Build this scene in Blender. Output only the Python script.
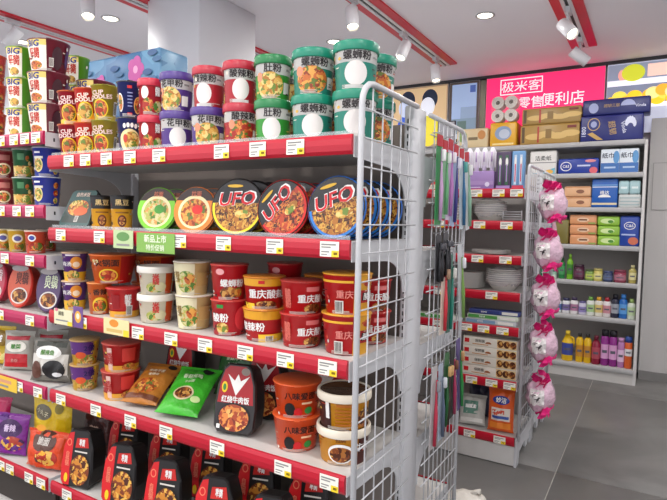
import bpy, bmesh, math, random
from mathutils import Vector, Matrix, noise

# ------------------------------------------------------------------ clear
for o in list(bpy.data.objects):
    bpy.data.objects.remove(o)
SC = bpy.context.scene
COL = SC.collection
random.seed(7)

# ------------------------------------------------------------------ camera
FPX, CX, CY, EYE = 540.0, 333.5, 250.0, 1.24
def _n(v):
    return Vector(v).normalized()
_Yd = _n((655 - CX, -(226 - CY), -FPX))
_Xd = -_n((-577 - CX, -(201 - CY), -FPX))
_Xd = (_Xd - _Yd * _Xd.dot(_Yd)).normalized()
_Zd = _Xd.cross(_Yd)
ROT = Matrix((_Xd, _Yd, _Zd))                       # camera axes -> world
cam_data = bpy.data.cameras.new('camera')
cam_data.sensor_width = 36.0
cam_data.lens = FPX / 667.0 * 36.0
cam_data.clip_start = 0.02
cam = bpy.data.objects.new('camera', cam_data)
COL.objects.link(cam)
cam.matrix_world = Matrix.Translation((0, 0, EYE)) @ ROT.to_4x4()
SC.camera = cam

# ------------------------------------------------------------------ world, exposure
world = bpy.data.worlds.new('daylight')
SC.world = world
world.use_nodes = True
bg = world.node_tree.nodes['Background']
bg.inputs[0].default_value = (0.92, 0.94, 1.0, 1)
bg.inputs[1].default_value = 2.0
SC.view_settings.view_transform = 'Standard'
SC.view_settings.look = 'None'
SC.view_settings.gamma = 1.0
SC.view_settings.use_curve_mapping = False
SC.view_settings.exposure = -0.22
DOWNLIGHT_W = 9.5
SPOT_W = 5.0

# ------------------------------------------------------------------ measuring helpers
def proj(x, y, z):
    v = ROT.transposed() @ Vector((x, y, z - EYE))
    return CX - FPX * v.x / v.z, CY + FPX * v.y / v.z
def X_at(px, Y, z):
    """world X of the point at depth Y and height z standing in picture column px"""
    a = -Y * 1.0
    for _ in range(12):
        p0 = proj(a, Y, z)[0]; p1 = proj(a + 1e-4, Y, z)[0]
        a -= (p0 - px) / ((p1 - p0) / 1e-4)
    return a
def face_cam(x, y):
    return math.atan2(-x, y)

# ------------------------------------------------------------------ materials
def lin(c):
    c = c.lstrip('#')
    out = []
    for i in (0, 2, 4):
        v = int(c[i:i + 2], 16) / 255
        out.append(v / 12.92 if v <= 0.04045 else ((v + 0.055) / 1.055) ** 2.4)
    return tuple(out)
_mats = {}
def mat(hexc, rough=0.45, metal=0.0, bump=0.0, bscale=30.0, var=0.06, vscale=12.0, emit=0.0, alpha=1.0, spec=0.5):
    key = (hexc, rough, metal, bump, bscale, var, emit, alpha, spec)
    if key in _mats:
        return _mats[key]
    m = bpy.data.materials.new('paint_' + hexc.strip('#'))
    m.use_nodes = True
    nt = m.node_tree
    b = nt.nodes['Principled BSDF']
    c = lin(hexc)
    b.inputs['Roughness'].default_value = rough
    b.inputs['Metallic'].default_value = metal
    b.inputs['Specular IOR Level'].default_value = spec
    b.inputs['Base Color'].default_value = (*c, 1)
    if var > 0 or bump > 0:
        tc = nt.nodes.new('ShaderNodeTexCoord')
        ns = nt.nodes.new('ShaderNodeTexNoise')
        ns.inputs['Scale'].default_value = vscale
        nt.links.new(tc.outputs['Object'], ns.inputs['Vector'])
        mx = nt.nodes.new('ShaderNodeMix'); mx.data_type = 'RGBA'
        mx.inputs['A'].default_value = (*[x * (1 - var) for x in c], 1)
        mx.inputs['B'].default_value = (*[min(1, x * (1 + var)) for x in c], 1)
        nt.links.new(ns.outputs['Fac'], mx.inputs['Factor'])
        nt.links.new(mx.outputs['Result'], b.inputs['Base Color'])
        if bump > 0:
            n2 = nt.nodes.new('ShaderNodeTexNoise')
            n2.inputs['Scale'].default_value = bscale
            n2.inputs['Detail'].default_value = 3
            nt.links.new(tc.outputs['Object'], n2.inputs['Vector'])
            bp = nt.nodes.new('ShaderNodeBump')
            bp.inputs['Strength'].default_value = bump
            bp.inputs['Distance'].default_value = 0.01
            nt.links.new(n2.outputs['Fac'], bp.inputs['Height'])
            nt.links.new(bp.outputs['Normal'], b.inputs['Normal'])
    if emit > 0:
        b.inputs['Emission Color'].default_value = (*c, 1)
        b.inputs['Emission Strength'].default_value = emit
    if alpha < 1:
        b.inputs['Alpha'].default_value = alpha
    _mats[key] = m
    return m
def food(c1, c2, c3, c4, scale=105.0, emit=0.0):
    key = ('food', c1, c2, c3, c4, scale, emit)
    if key in _mats:
        return _mats[key]
    m = bpy.data.materials.new('food_print')
    m.use_nodes = True
    nt = m.node_tree; b = nt.nodes['Principled BSDF']
    b.inputs['Roughness'].default_value = 0.35
    tc = nt.nodes.new('ShaderNodeTexCoord')
    n0 = nt.nodes.new('ShaderNodeTexNoise'); n0.inputs['Scale'].default_value = scale * 0.6
    mp = nt.nodes.new('ShaderNodeVectorMath'); mp.operation = 'MULTIPLY_ADD'
    mp.inputs[1].default_value = (0.03, 0.03, 0.03)
    nt.links.new(tc.outputs['Object'], n0.inputs['Vector'])
    nt.links.new(n0.outputs['Color'], mp.inputs[0])
    nt.links.new(tc.outputs['Object'], mp.inputs[2])
    vo = nt.nodes.new('ShaderNodeTexVoronoi'); vo.inputs['Scale'].default_value = scale
    nt.links.new(mp.outputs[0], vo.inputs['Vector'])
    sp = nt.nodes.new('ShaderNodeSeparateColor')
    nt.links.new(vo.outputs['Color'], sp.inputs[0])
    rp = nt.nodes.new('ShaderNodeValToRGB'); rp.color_ramp.interpolation = 'CONSTANT'
    el = rp.color_ramp.elements
    el[0].position = 0; el[0].color = (*lin(c1), 1)
    el[1].position = 0.34; el[1].color = (*lin(c2), 1)
    for p, c in ((0.62, c3), (0.84, c4)):
        e = el.new(p); e.color = (*lin(c), 1)
    nt.links.new(sp.outputs[0], rp.inputs[0])
    nt.links.new(rp.outputs[0], b.inputs['Base Color'])
    if emit:
        nt.links.new(rp.outputs[0], b.inputs['Emission Color'])
        b.inputs['Emission Strength'].default_value = emit
    _mats[key] = m
    return m
WHITE = mat('#f2f0ec'); BLACK = mat('#141214'); INK = mat('#221a1c', 0.5, var=0)
RED = mat('#c8141c'); YEL = mat('#f2c81e'); GREY = mat('#8c8a88')
STEEL_W = mat('#c6c7ca', 0.42, spec=0.35)              # white powder coat
SHELF_W = mat('#c9c6c2', 0.45)
PANEL_G = mat('#7d736c', 0.65)
STRIP_R = mat('#b8142c', 0.3, var=0.03)
STRIP_R_TINTED = mat('#b01c50', 0.3, var=0.03)  # same red strip, with the pink cast of the light put into its colour
TAGW = mat('#f1efe4', 0.4); TAGY = mat('#f4d22c', 0.4)
F_OR = food('#c0642a', '#d89a44', '#8a3416', '#5f7026')
F_YE = food('#cfa048', '#e0c478', '#a86c26', '#6c8432')
F_BR = food('#4c2210', '#7c3e1a', '#a8682c', '#cf9c50')
F_RE = food('#a02412', '#c05024', '#d88c3e', '#566c24')
F_GR = food('#c8be8a', '#a8ae58', '#cf9048', '#527a2a')
F_NOO = food('#a86a28', '#cc9c44', '#6e3614', '#3c2210', 150)
F_NOR = food('#b04020', '#d07a34', '#6e2010', '#3c1a10', 150)

# ------------------------------------------------------------------ mesh builder
class MB:
    def __init__(self):
        self.v = []; self.f = []; self.m = []; self.s = []; self.mats = []
    def mi(self, mt):
        if mt not in self.mats:
            self.mats.append(mt)
        return self.mats.index(mt)
    def add(self, vs, fs, mt, smooth=False):
        o = len(self.v); i = self.mi(mt)
        self.v.extend([tuple(p) for p in vs])
        for q in fs:
            self.f.append(tuple(a + o for a in q)); self.m.append(i); self.s.append(smooth)
    def box(self, x0, x1, y0, y1, z0, z1, mt):
        vs = [(x0, y0, z0), (x1, y0, z0), (x1, y1, z0), (x0, y1, z0), (x0, y0, z1), (x1, y0, z1), (x1, y1, z1), (x0, y1, z1)]
        self.add(vs, [(0, 3, 2, 1), (4, 5, 6, 7), (0, 1, 5, 4), (1, 2, 6, 5), (2, 3, 7, 6), (3, 0, 4, 7)], mt)
        return self
    def rbox(self, x0, x1, y0, y1, z0, z1, mt, bev=0.006, seg=2):
        bm = bmesh.new()
        bmesh.ops.create_cube(bm, size=1)
        for v in bm.verts:
            v.co = Vector(((x0 + x1) / 2 + v.co.x * (x1 - x0), (y0 + y1) / 2 + v.co.y * (y1 - y0), (z0 + z1) / 2 + v.co.z * (z1 - z0)))
        bmesh.ops.bevel(bm, geom=bm.edges[:] + bm.verts[:], offset=bev, segments=seg, affect='EDGES', profile=0.5)
        bm.verts.index_update()
        self.add([v.co for v in bm.verts], [[v.index for v in f.verts] for f in bm.faces], mt, True)
        bm.free()
        return self
    def lathe(self, prof, mt, n=28, ex=1.0, ey=1.0, off=(0, 0, 0), smooth=True):
        vs = []; fs = []; mts = mt if isinstance(mt, list) else [mt] * (len(prof) - 1)
        for r, z in prof:
            for k in range(n):
                a = 2 * math.pi * k / n
                vs.append((off[0] + r * ex * math.sin(a), off[1] - r * ey * math.cos(a), off[2] + z))
        o = len(self.v)
        self.v.extend(vs)
        for i in range(len(prof) - 1):
            mi = self.mi(mts[i])
            for k in range(n):
                q = (o + i * n + k, o + i * n + (k + 1) % n, o + (i + 1) * n + (k + 1) % n, o + (i + 1) * n + k)
                self.f.append(q); self.m.append(mi); self.s.append(smooth)
        for i, rev in ((0, True), (len(prof) - 1, False)):
            if prof[i][0] > 1e-5:
                ring = [o + i * n + k for k in range(n)]
                if rev: ring.reverse()
                self.f.append(tuple(ring)); self.m.append(self.mi(mts[0 if rev else -1])); self.s.append(False)
        return self
    def tube(self, pts, r, mt, n=6):
        pts = [Vector(p) for p in pts]; rs = r if isinstance(r, (list, tuple)) else [r] * len(pts)
        vs = []; fs = []
        up = Vector((0.13, 0.31, 0.94))
        for i, p in enumerate(pts):
            d = (pts[min(i + 1, len(pts) - 1)] - pts[max(i - 1, 0)]).normalized()
            if i == 0:
                a = d.cross(up)
                if a.length < 1e-3: a = d.cross(Vector((1, 0, 0)))
            else:
                a = a - d * a.dot(d)
            a.normalize(); b = d.cross(a)
            for k in range(n):
                t = 2 * math.pi * k / n
                vs.append(p + (a * math.cos(t) + b * math.sin(t)) * rs[i])
        for i in range(len(pts) - 1):
            for k in range(n):
                fs.append((i * n + k, i * n + (k + 1) % n, (i + 1) * n + (k + 1) % n, (i + 1) * n + k))
        fs.append(tuple(reversed(range(n)))); fs.append(tuple(range((len(pts) - 1) * n, len(pts) * n)))
        self.add(vs, fs, mt, True)
        return self
    def ball(self, c, r, mt, n=12, m=8, fn=None):
        rx, ry, rz = r if isinstance(r, (tuple, list)) else (r, r, r)
        vs = [(c[0], c[1], c[2] - rz)]
        for j in range(1, m):
            b = math.pi * j / m - math.pi / 2
            for k in range(n):
                a = 2 * math.pi * k / n
                d = Vector((math.cos(b) * math.sin(a), -math.cos(b) * math.cos(a), math.sin(b)))
                s = fn(d) if fn else 1
                vs.append((c[0] + rx * d.x * s, c[1] + ry * d.y * s, c[2] + rz * d.z * s))
        vs.append((c[0], c[1], c[2] + rz))
        fs = [(0, 1 + (k + 1) % n, 1 + k) for k in range(n)]
        for j in range(m - 2):
            for k in range(n):
                fs.append((1 + j * n + k, 1 + j * n + (k + 1) % n, 1 + (j + 1) * n + (k + 1) % n, 1 + (j + 1) * n + k))
        L = len(vs) - 1; b0 = 1 + (m - 2) * n
        fs += [(b0 + k, b0 + (k + 1) % n, L) for k in range(n)]
        self.add(vs, fs, mt, True)
        return self
    def slab(self, outline, depth, mt, bev=0.004, back=1.0, mside=None, cz=0.0):
        """outline (x,z) counter-clockwise seen from the front; front at y=0"""
        n = len(outline); cxm = sum(p[0] for p in outline) / n; czm = cz or sum(p[1] for p in outline) / n
        def ring(s_in, y):
            out = []
            for x, z in outline:
                d = math.hypot(x - cxm, z - czm) or 1
                k = max(0.0, 1 - s_in / d)
                out.append((cxm + (x - cxm) * k, y, czm + (z - czm) * k))
            return out
        r0 = ring(bev, 0); r1 = ring(0, bev)
        r2 = [(cxm + (x - cxm) * back, depth, czm + (z - czm) * back) for x, z in outline]
        fs = [tuple(range(n))]
        for i in (0, 1):
            for k in range(n):
                fs.append((i * n + (k + 1) % n, i * n + k, (i + 1) * n + k, (i + 1) * n + (k + 1) % n))
        fs.append(tuple(reversed(range(2 * n, 3 * n))))
        f0 = len(self.f)
        self.add(r0 + r1 + r2, fs, mside or mt)
        self.m[f0] = self.mi(mt)
        return self
    def mesh(self, name):
        me = bpy.data.meshes.new(name)
        me.from_pydata(self.v, [], self.f)
        for mt in self.mats: me.materials.append(mt)
        me.polygons.foreach_set('material_index', self.m)
        me.polygons.foreach_set('use_smooth', self.s)
        me.update()
        return me

# ------------------------------------------------------------------ lettering and flat print
_glyphs = {}
def glyphs(s, bold=0.018):
    key = (s, bold)
    if key in _glyphs: return _glyphs[key]
    cu = bpy.data.curves.new('lettering', 'FONT')
    cu.body = s; cu.resolution_u = 2
    cu.align_x = 'CENTER'; cu.align_y = 'CENTER'; cu.space_line = 0.78
    ob = bpy.data.objects.new('lettering', cu); COL.objects.link(ob)
    dg = bpy.context.evaluated_depsgraph_get(); dg.update()
    me = bpy.data.meshes.new_from_object(ob.evaluated_get(dg))
    vs = [(v.co.x, v.co.y) for v in me.vertices]; fs = [tuple(p.vertices) for p in me.polygons]
    bpy.data.objects.remove(ob); bpy.data.curves.remove(cu); bpy.data.meshes.remove(me)
    if vs:
        x0 = min(v[0] for v in vs); x1 = max(v[0] for v in vs); y0 = min(v[1] for v in vs); y1 = max(v[1] for v in vs)
        hh = (y1 - y0) or 1
        vs = [((x - (x0 + x1) / 2) / hh, (y - (y0 + y1) / 2) / hh) for x, y in vs]
        tris = [(f[0], f[i], f[i + 1]) for f in fs for i in range(1, len(f) - 1)]
        fs = []
        while tris:                                  # split long triangles so that print follows curved walls
            a, b, c = tris.pop()
            L = [(abs(vs[p][0] - vs[q][0]), p, q, r) for p, q, r in ((a, b, c), (b, c, a), (c, a, b))]
            m, p, q, r = max(L)
            if m > 0.3:
                vs.append(((vs[p][0] + vs[q][0]) / 2, (vs[p][1] + vs[q][1]) / 2)); k = len(vs) - 1
                tris += [(p, k, r), (k, q, r)]
            else:
                fs.append((a, b, c))
    if vs and bold > 0:                               # heavier strokes: the same glyphs drawn again slightly shifted
        n0 = len(vs); v0 = list(vs); f0 = list(fs); d = bold * 1.3
        for i, (dx, dy) in enumerate(((d, 0), (0, d), (d, d))):
            vs += [(x + dx, y + dy) for x, y in v0]
            fs += [tuple(q + n0 * (i + 1) for q in f) for f in f0]
    _glyphs[key] = (vs, fs)
    return _glyphs[key]
def busy(P, seed, n=10):
    rnd = random.Random(seed); C_ = [mat(c, 0.4) for c in ('#e9e2d2', '#d8b050', '#5a1c18', '#2c2426', '#c9c4bc', '#b8402c')]
    for k in range(n):
        u = rnd.choice((-1, 1)) * rnd.uniform(0.85, 1.45); v = rnd.uniform(0.08, 0.85); m = rnd.choice(C_)
        if k % 3 == 0: P.ell(u, v, rnd.uniform(0.05, 0.11), rnd.uniform(0.025, 0.06), m, 8)
        else: P.rect(u - 0.13, u + rnd.uniform(0.0, 0.13), v, v + rnd.uniform(0.012, 0.03), m, 2, 1)
        P.off -= 0.0002
    for k in range(3):
        v = 0.035 + 0.03 * k
        P.rect(-0.7, rnd.uniform(0.1, 0.8), v, v + 0.013, C_[4], 10, 1); P.off -= 0.00025
_busy = [0]
class Print:
    """flat print laid on a surface f(u,v,off); su, sv turn metres of lettering into u and v"""
    def __init__(self, f, su=1.0, sv=1.0, base=0.0004):
        self.f = f; self.su = su; self.sv = sv; self.off = base; self.al = []; self.tl = []
    @property
    def a(self):
        self.al.append(MB())
        return self.al[-1]
    def rect(self, u0, u1, v0, v1, mt, nu=6, nv=2):
        vs = []; fs = []
        for j in range(nv + 1):
            for i in range(nu + 1):
                vs.append(self.f(u0 + (u1 - u0) * i / nu, v0 + (v1 - v0) * j / nv, self.off))
        for j in range(nv):
            for i in range(nu):
                a = j * (nu + 1) + i
                fs.append((a, a + 1, a + nu + 2, a + nu + 1))
        self.a.add(vs, fs, mt); self.off += 0.00025
        return self
    def ell(self, u, v, ru, rv, mt, n=20, a0=0.0, a1=360.0, rot=0.0):
        vs = []; fs = []
        full = abs(a1 - a0) >= 359.9
        am = math.radians((a0 + a1) / 2)
        ang = [math.radians(a0 + (a1 - a0) * i / n) for i in range(n + (0 if full else 1))]
        pts = [(math.cos(a), math.sin(a)) for a in ang]
        gx = sum(p[0] for p in pts) / len(pts); gy = sum(p[1] for p in pts) / len(pts)
        cr, sr = math.cos(rot), math.sin(rot)
        def P(x, y):
            return self.f(u + ru * (x * cr - y * sr), v + rv * (x * sr + y * cr), self.off)
        vs.append(P(gx, gy))
        RG = (0.25, 0.5, 0.75, 1.0)
        for s in RG:
            vs += [P(gx + (x - gx) * s, gy + (y - gy) * s) for x, y in pts]
        m = len(pts); rng = range(m)
        for i in rng:
            j = (i + 1) % m
            fs.append((0, 1 + i, 1 + j))
            for q in range(len(RG) - 1):
                fs.append((1 + q * m + i, 1 + (q + 1) * m + i, 1 + (q + 1) * m + j, 1 + q * m + j))
        self.a.add(vs, fs, mt); self.off += 0.00025
        return self
    def poly(self, pts, mt):
        self.a.add([self.f(u, v, self.off) for u, v in pts], [tuple(range(len(pts)))], mt); self.off += 0.00025
        return self
    def text(self, s, u, v, h, mt, rot=0.0, bold=0.018, shear=0.0, wide=1.0):
        vs, fs = glyphs(s, bold)
        cr, sr = math.cos(rot), math.sin(rot); out = []
        n0 = max(1, len(vs) // 4 if bold > 0 else len(vs))
        for i, (x, y) in enumerate(vs):
            x = (x + shear * y) * wide
            X, Y = (x * cr - y * sr) * h, (x * sr + y * cr) * h
            out.append(self.f(u + X * self.su, v + Y * self.sv, self.off + 0.0003 + 0.00007 * (i // n0)))
        m = MB(); m.add(out, fs, mt); self.tl.append(m)
        return self
    def parts(self):
        r = []
        if len(self.al) <= 8:
            r += [('printed_label', m.mesh('printed_label')) for m in self.al]
        else:
            j = MB()
            for m in self.al:
                o = len(j.v); j.v += m.v
                for f, mi, sm in zip(m.f, m.m, m.s):
                    j.f.append(tuple(q + o for q in f)); j.m.append(j.mi(m.mats[mi])); j.s.append(sm)
            r.append(('printed_label', j.mesh('printed_label')))
        r += [('lettering', m.mesh('lettering')) for m in self.tl if m.f]
        return r

# ------------------------------------------------------------------ objects
def thing(name, label, cat, loc=(0, 0, 0), rz=0.0, group=None, rx=0.0, ry=0.0):
    o = bpy.data.objects.new(name, None); COL.objects.link(o)
    o.empty_display_size = 0.05
    o.location = loc; o.rotation_euler = (rx, ry, rz)
    o['label'] = label; o['category'] = cat
    if group: o['group'] = group
    return o
def part(name, me, parent, label=None, loc=None, rot=None):
    if isinstance(me, MB): me = me.mesh(name)
    o = bpy.data.objects.new(name, me); COL.objects.link(o)
    o.parent = parent
    if loc: o.location = loc
    if rot: o.rotation_euler = rot
    if label: o['label'] = label
    return o
def struct(name, mb):
    o = bpy.data.objects.new(name, mb.mesh(name)); COL.objects.link(o)
    o['kind'] = 'structure'
    return o
_kinds = {}
def make(kind, parts_fn, name, label, cat, loc, rz=0.0, group=None, rx=0.0, ry=0.0):
    """one thing of a kind: the part meshes are built once and shared by its copies"""
    if kind not in _kinds:
        _kinds[kind] = parts_fn()
    o = thing(name, label, cat, loc, rz, group, rx, ry)
    for nm, me in _kinds[kind]:
        part(nm, me, o)
    return o

# ================================================================== THE ROOM
RX0, RX1, RY0, RY1, RZ = -6.2, 2.4, -2.4, 5.2, 2.61
M_CEIL = mat('#f5f2f8', 0.8, var=0.02, vscale=1.5)
M_WALL = mat('#e8e6ea', 0.75, var=0.02, vscale=2)
M_GROUT = mat('#b5b1aa', 0.8)
M_KICK = mat('#d2d0cc', 0.5)
def floor_material():
    m = bpy.data.materials.new('grey_floor_tile'); m.use_nodes = True
    nt = m.node_tree; b = nt.nodes['Principled BSDF']
    tc = nt.nodes.new('ShaderNodeTexCoord'); ns = nt.nodes.new('ShaderNodeTexNoise')
    ns.inputs['Scale'].default_value = 2.2; ns.inputs['Detail'].default_value = 6; ns.inputs['Distortion'].default_value = 1.2
    rp = nt.nodes.new('ShaderNodeValToRGB')
    rp.color_ramp.elements[0].position = 0.3; rp.color_ramp.elements[0].color = (*lin('#6b6a68'), 1)
    rp.color_ramp.elements[1].position = 0.75; rp.color_ramp.elements[1].color = (*lin('#807e7b'), 1)
    nt.links.new(tc.outputs['Object'], ns.inputs['Vector']); nt.links.new(ns.outputs['Fac'], rp.inputs[0])
    nt.links.new(rp.outputs[0], b.inputs['Base Color'])
    b.inputs['Roughness'].default_value = 0.36
    b.inputs['Specular IOR Level'].default_value = 0.4
    return m
M_TILE = floor_material()
floor = struct('floor', MB().box(RX0, RX1, RY0, RY1, -0.06, -0.003, M_GROUT))
TW, TL = 0.8, 1.6
tile_me = MB().rbox(-TW / 2 + 0.002, TW / 2 - 0.002, -TL / 2 + 0.002, TL / 2 - 0.002, -0.02, 0, M_TILE, 0.0012, 1).mesh('floor_tile')
ix = math.floor((RX0 + 0.37) / TW)
for i in range(ix, 4):
    for j in range(-4, 2):
        cx_, cy_ = -0.37 + TW * (i + 0.5), 2.85 + TL * (j + 0.5)
        if cx_ - TW / 2 > RX1 or cy_ - TL / 2 > RY1 or cy_ + TL / 2 < RY0: continue
        part('floor_tile', tile_me, floor, loc=(cx_, cy_, 0))
struct('ceiling', MB().box(RX0, RX1, RY0, RY1 + 0.1, RZ, RZ + 0.08, M_CEIL))
struct('wall_back', MB().box(RX0, RX1, RY1, RY1 + 0.1, 0, RZ, M_WALL))
struct('wall_left', MB().box(RX0 - 0.1, RX0, RY0, RY1 + 0.1, 0, RZ, M_WALL))
struct('wall_right', MB().box(RX1, RX1 + 0.1, RY0, RY1 + 0.1, 0, RZ, M_WALL))
struct('wall_column', MB().rbox(-2.835, -2.385, 2.4, 2.93, 0, RZ, mat('#d2d2d6', 0.6, var=0.02), 0.006, 1))
M_PART = mat('#bdbab8', 0.6, var=0.03, vscale=2)
pw = struct('wall_partition', MB().box(-0.062, RX1, 5.0, RY1, 0, 2.09, M_PART))
struct('baseboard_partition', MB().box(-0.062, RX1, 4.985, 5.0, 0, 0.07, mat('#7f7d7b', 0.5)))
t = struct('trim_1', MB())
t.data = (lambda b: (b.box(-0.03, 0.75, 4.996, 5.0, 1.37, 1.735, M_PART), b.box(-0.034, -0.03, 4.994, 5.0, 1.366, 1.739, GREY),
                     b.box(-0.03, 0.75, 4.994, 5.0, 1.735, 1.739, GREY), b.box(-0.03, 0.75, 4.994, 5.0, 1.366, 1.37, GREY), b)[-1])(MB()).mesh('access_panel')
struct('trim_2', MB().box(RX0, RX1, 5.13, 5.2, 2.585, 2.61, mat('#3a3a3e', 0.5)))

# ------------------------------------------------------------------ ceiling lighting tracks, spots and downlights
M_TRED = mat('#d2142c', 0.4); M_TGREY = mat('#d8d8da', 0.4); M_TBLK = mat('#1c1c1e', 0.5)
M_LAMP = mat('#fff4dc', 0.4, var=0, emit=9.0)
def track(x, label):
    t = thing('lighting_track', label, 'lighting track', (x, 0, RZ), 0, 'red ceiling lighting tracks')
    y0, y1 = RY0 + 0.3, 4.6
    part('red_plate', MB().box(-0.09, -0.032, y0, y1, -0.014, 0, M_TRED), t)
    part('red_plate', MB().box(0.032, 0.09, y0, y1, -0.014, 0, M_TRED), t)
    part('rail', MB().box(-0.032, -0.01, y0, y1, -0.02, 0, M_TGREY).box(0.01, 0.032, y0, y1, -0.02, 0, M_TGREY), t)
    part('conductor_slot', MB().box(-0.01, 0.01, y0, y1, -0.012, 0, M_TBLK), t)
for x, lb in ((-0.53, 'red ceiling lighting track running over the small plates rack'), (-1.62, 'red ceiling lighting track in front of the pink shop sign'),
              (-2.905, 'red ceiling lighting track running into the white column'), (-3.965, 'red ceiling lighting track beyond the white column')):
    track(x, lb)
def lamp(kind, name, loc, rot, watts, size=0.1, angle=60):
    ld = bpy.data.lights.new(name, kind); ld.energy = watts; ld.color = (1.0, 0.98, 0.955)
    if kind == 'AREA': ld.shape = 'DISK'; ld.size = size
    else: ld.spot_size = math.radians(angle); ld.spot_blend = 0.6; ld.shadow_soft_size = 0.03
    lo = bpy.data.objects.new(name, ld); COL.objects.link(lo); lo.location = loc; lo.rotation_euler = rot
    return lo
def spot_parts():
    can = MB().lathe([(0.0, 0.07), (0.036, 0.07), (0.04, 0.066), (0.04, -0.068), (0.037, -0.07), (0.034, -0.07), (0.033, -0.05)], mat('#d9d9dc', 0.4), 24)
    lens = MB().lathe([(0.0, -0.052), (0.033, -0.052)], M_LAMP, 24)
    return can.mesh('spot_can'), lens.mesh('lens')
SPOT_ME = spot_parts()
STEM_ME = MB().box(-0.014, 0.014, -0.05, 0.05, -0.03, 0, STEEL_W).tube([(0, 0, -0.03), (0, 0, -0.085)], 0.007, STEEL_W, 8).mesh('stem')
def spot(x, y, pitch, yaw, label, watts=None):
    t = thing('track_spotlight', label, 'spotlight', (x, y, RZ - 0.02), 0, 'track spotlights on the ceiling')
    part('stem', STEM_ME, t)
    R = Matrix.Rotation(yaw, 4, 'Z') @ Matrix.Rotation(pitch, 4, 'X')
    for nm, me in zip(('spot_can', 'lens'), SPOT_ME):
        o = part(nm, me, t); o.location = (0, 0, -0.125); o.rotation_euler = R.to_euler()
    lo = lamp('SPOT', 'spot_beam', (0, 0, 0), (0, 0, 0), watts or SPOT_W, angle=75)
    lo.parent = t; lo.location = Vector((0, 0, -0.125)) + R.to_3x3() @ Vector((0, 0, -0.06)); lo.rotation_euler = R.to_euler()
for a in ((-1.64, 2.93, 0.35, -2.4, 'white track spotlight above the teal cups, lens glowing'),
          (-1.62, 3.66, 0.5, 2.9, 'white track spotlight hung mid track, turned to the back wall'),
          (-1.62, 4.33, 0.25, -2.4, 'white track spotlight at the end of its track before the pink sign'),
          (-0.53, 3.72, 0.8, -2.3, 'white track spotlight with glowing face over the small plates rack'),
          (-0.53, 4.36, 0.9, -1.2, 'white track spotlight turned towards the pink shop sign'),
          (-2.95, 2.06, 0.4, -2.18, 'white track spotlight hung in front of the white column, glowing'),
          (-3.93, 2.16, 0.6, 2.2, 'white track spotlight above the tall stack of red-orange cups'),
          (-0.53, 0.0, 0.75, 0.75, 'white track spotlight over the customer aisle', 16),
          (-1.62, -0.1, 0.75, 0.15, 'white track spotlight aimed at the noodle shelves', 16)):
    spot(*a)
DL_ME = [('trim_ring', MB().lathe([(0.062, 0.0), (0.064, -0.005), (0.05, -0.007), (0.048, 0.0)], STEEL_W, 28).mesh('trim_ring')),
         ('diffuser', MB().lathe([(0.0, -0.003), (0.048, -0.003)], M_LAMP, 28).mesh('diffuser'))]
DL_SEEN = {(-3.33, 2.5): 'round recessed downlight glowing beside the spotlight at the white column', (-2.19, 3.64): 'round recessed downlight glowing just above the teal noodle cups',
           (-1.03, 3.64): 'round recessed downlight glowing between the two red tracks', (-4.42, 2.5): 'round recessed downlight glowing above the green noodle buckets'}
for y, where in ((3.64, 'beyond the noodle rack'), (2.5, 'behind the noodle rack'), (0.62, 'over the customer aisle'), (-0.6, 'over the checkout aisle'), (-1.7, 'near the shop front')):
    for x in (-5.55, -4.42, -3.33, -2.19, -1.03, 0.12, 1.25):
        if (x, y) in ((-2.19, 2.5),): continue
        t = make('downlight', lambda: DL_ME, 'recessed_downlight', DL_SEEN.get((x, y), 'round recessed ceiling downlight glowing white ' + where), 'downlight', (x, y, RZ), 0, 'recessed downlights ' + where)
        lo = lamp('AREA', 'downlight_beam', (0, 0, -0.012), (0, 0, 0), DOWNLIGHT_W, 0.09); lo.parent = t

# ================================================================== SHELVING RACKS
def tag_mesh():
    b = MB(); w, h = 0.052, 0.036
    b.box(-w / 2, w / 2, 0, 0.0012, -h / 2, h / 2, TAGW)
    e = -0.0004
    def q(x0, x1, z0, z1, mt): b.add([(x0, e, z0), (x1, e, z0), (x1, e, z1), (x0, e, z1)], [(0, 1, 2, 3)], mt)
    q(0.006, w / 2, -h / 2, -0.003, TAGY)
    q(-0.022, 0.018, 0.009, 0.0125, GREY); q(-0.022, 0.004, 0.003, 0.006, GREY); q(-0.022, 0.0, -0.008, -0.005, GREY); q(-0.022, -0.006, -0.014, -0.0115, GREY)
    q(0.012, 0.022, -0.013, -0.007, mat('#6a4a18', 0.5))
    return b.mesh('price_tag')
TAG_ME = tag_mesh()
def strip_mesh(x0, x1, z, y, mt, s=1):
    prof = [(0.0, 0.004), (-0.006, 0.004), (-0.0095, -0.006), (-0.0105, -0.02), (-0.0085, -0.034), (-0.003, -0.042), (0.0, -0.042)]
    b = MB(); n = len(prof)
    vs = [(x0, y + s * p[0], z + p[1]) for p in prof] + [(x1, y + s * p[0], z + p[1]) for p in prof]
    fs = [(i, i + n, i + n + 1, i + 1) for i in range(n - 1)] + [tuple(range(n)), tuple(reversed(range(n, 2 * n)))]
    b.add(vs, fs, mt, False)
    return b.mesh('price_strip')
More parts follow.
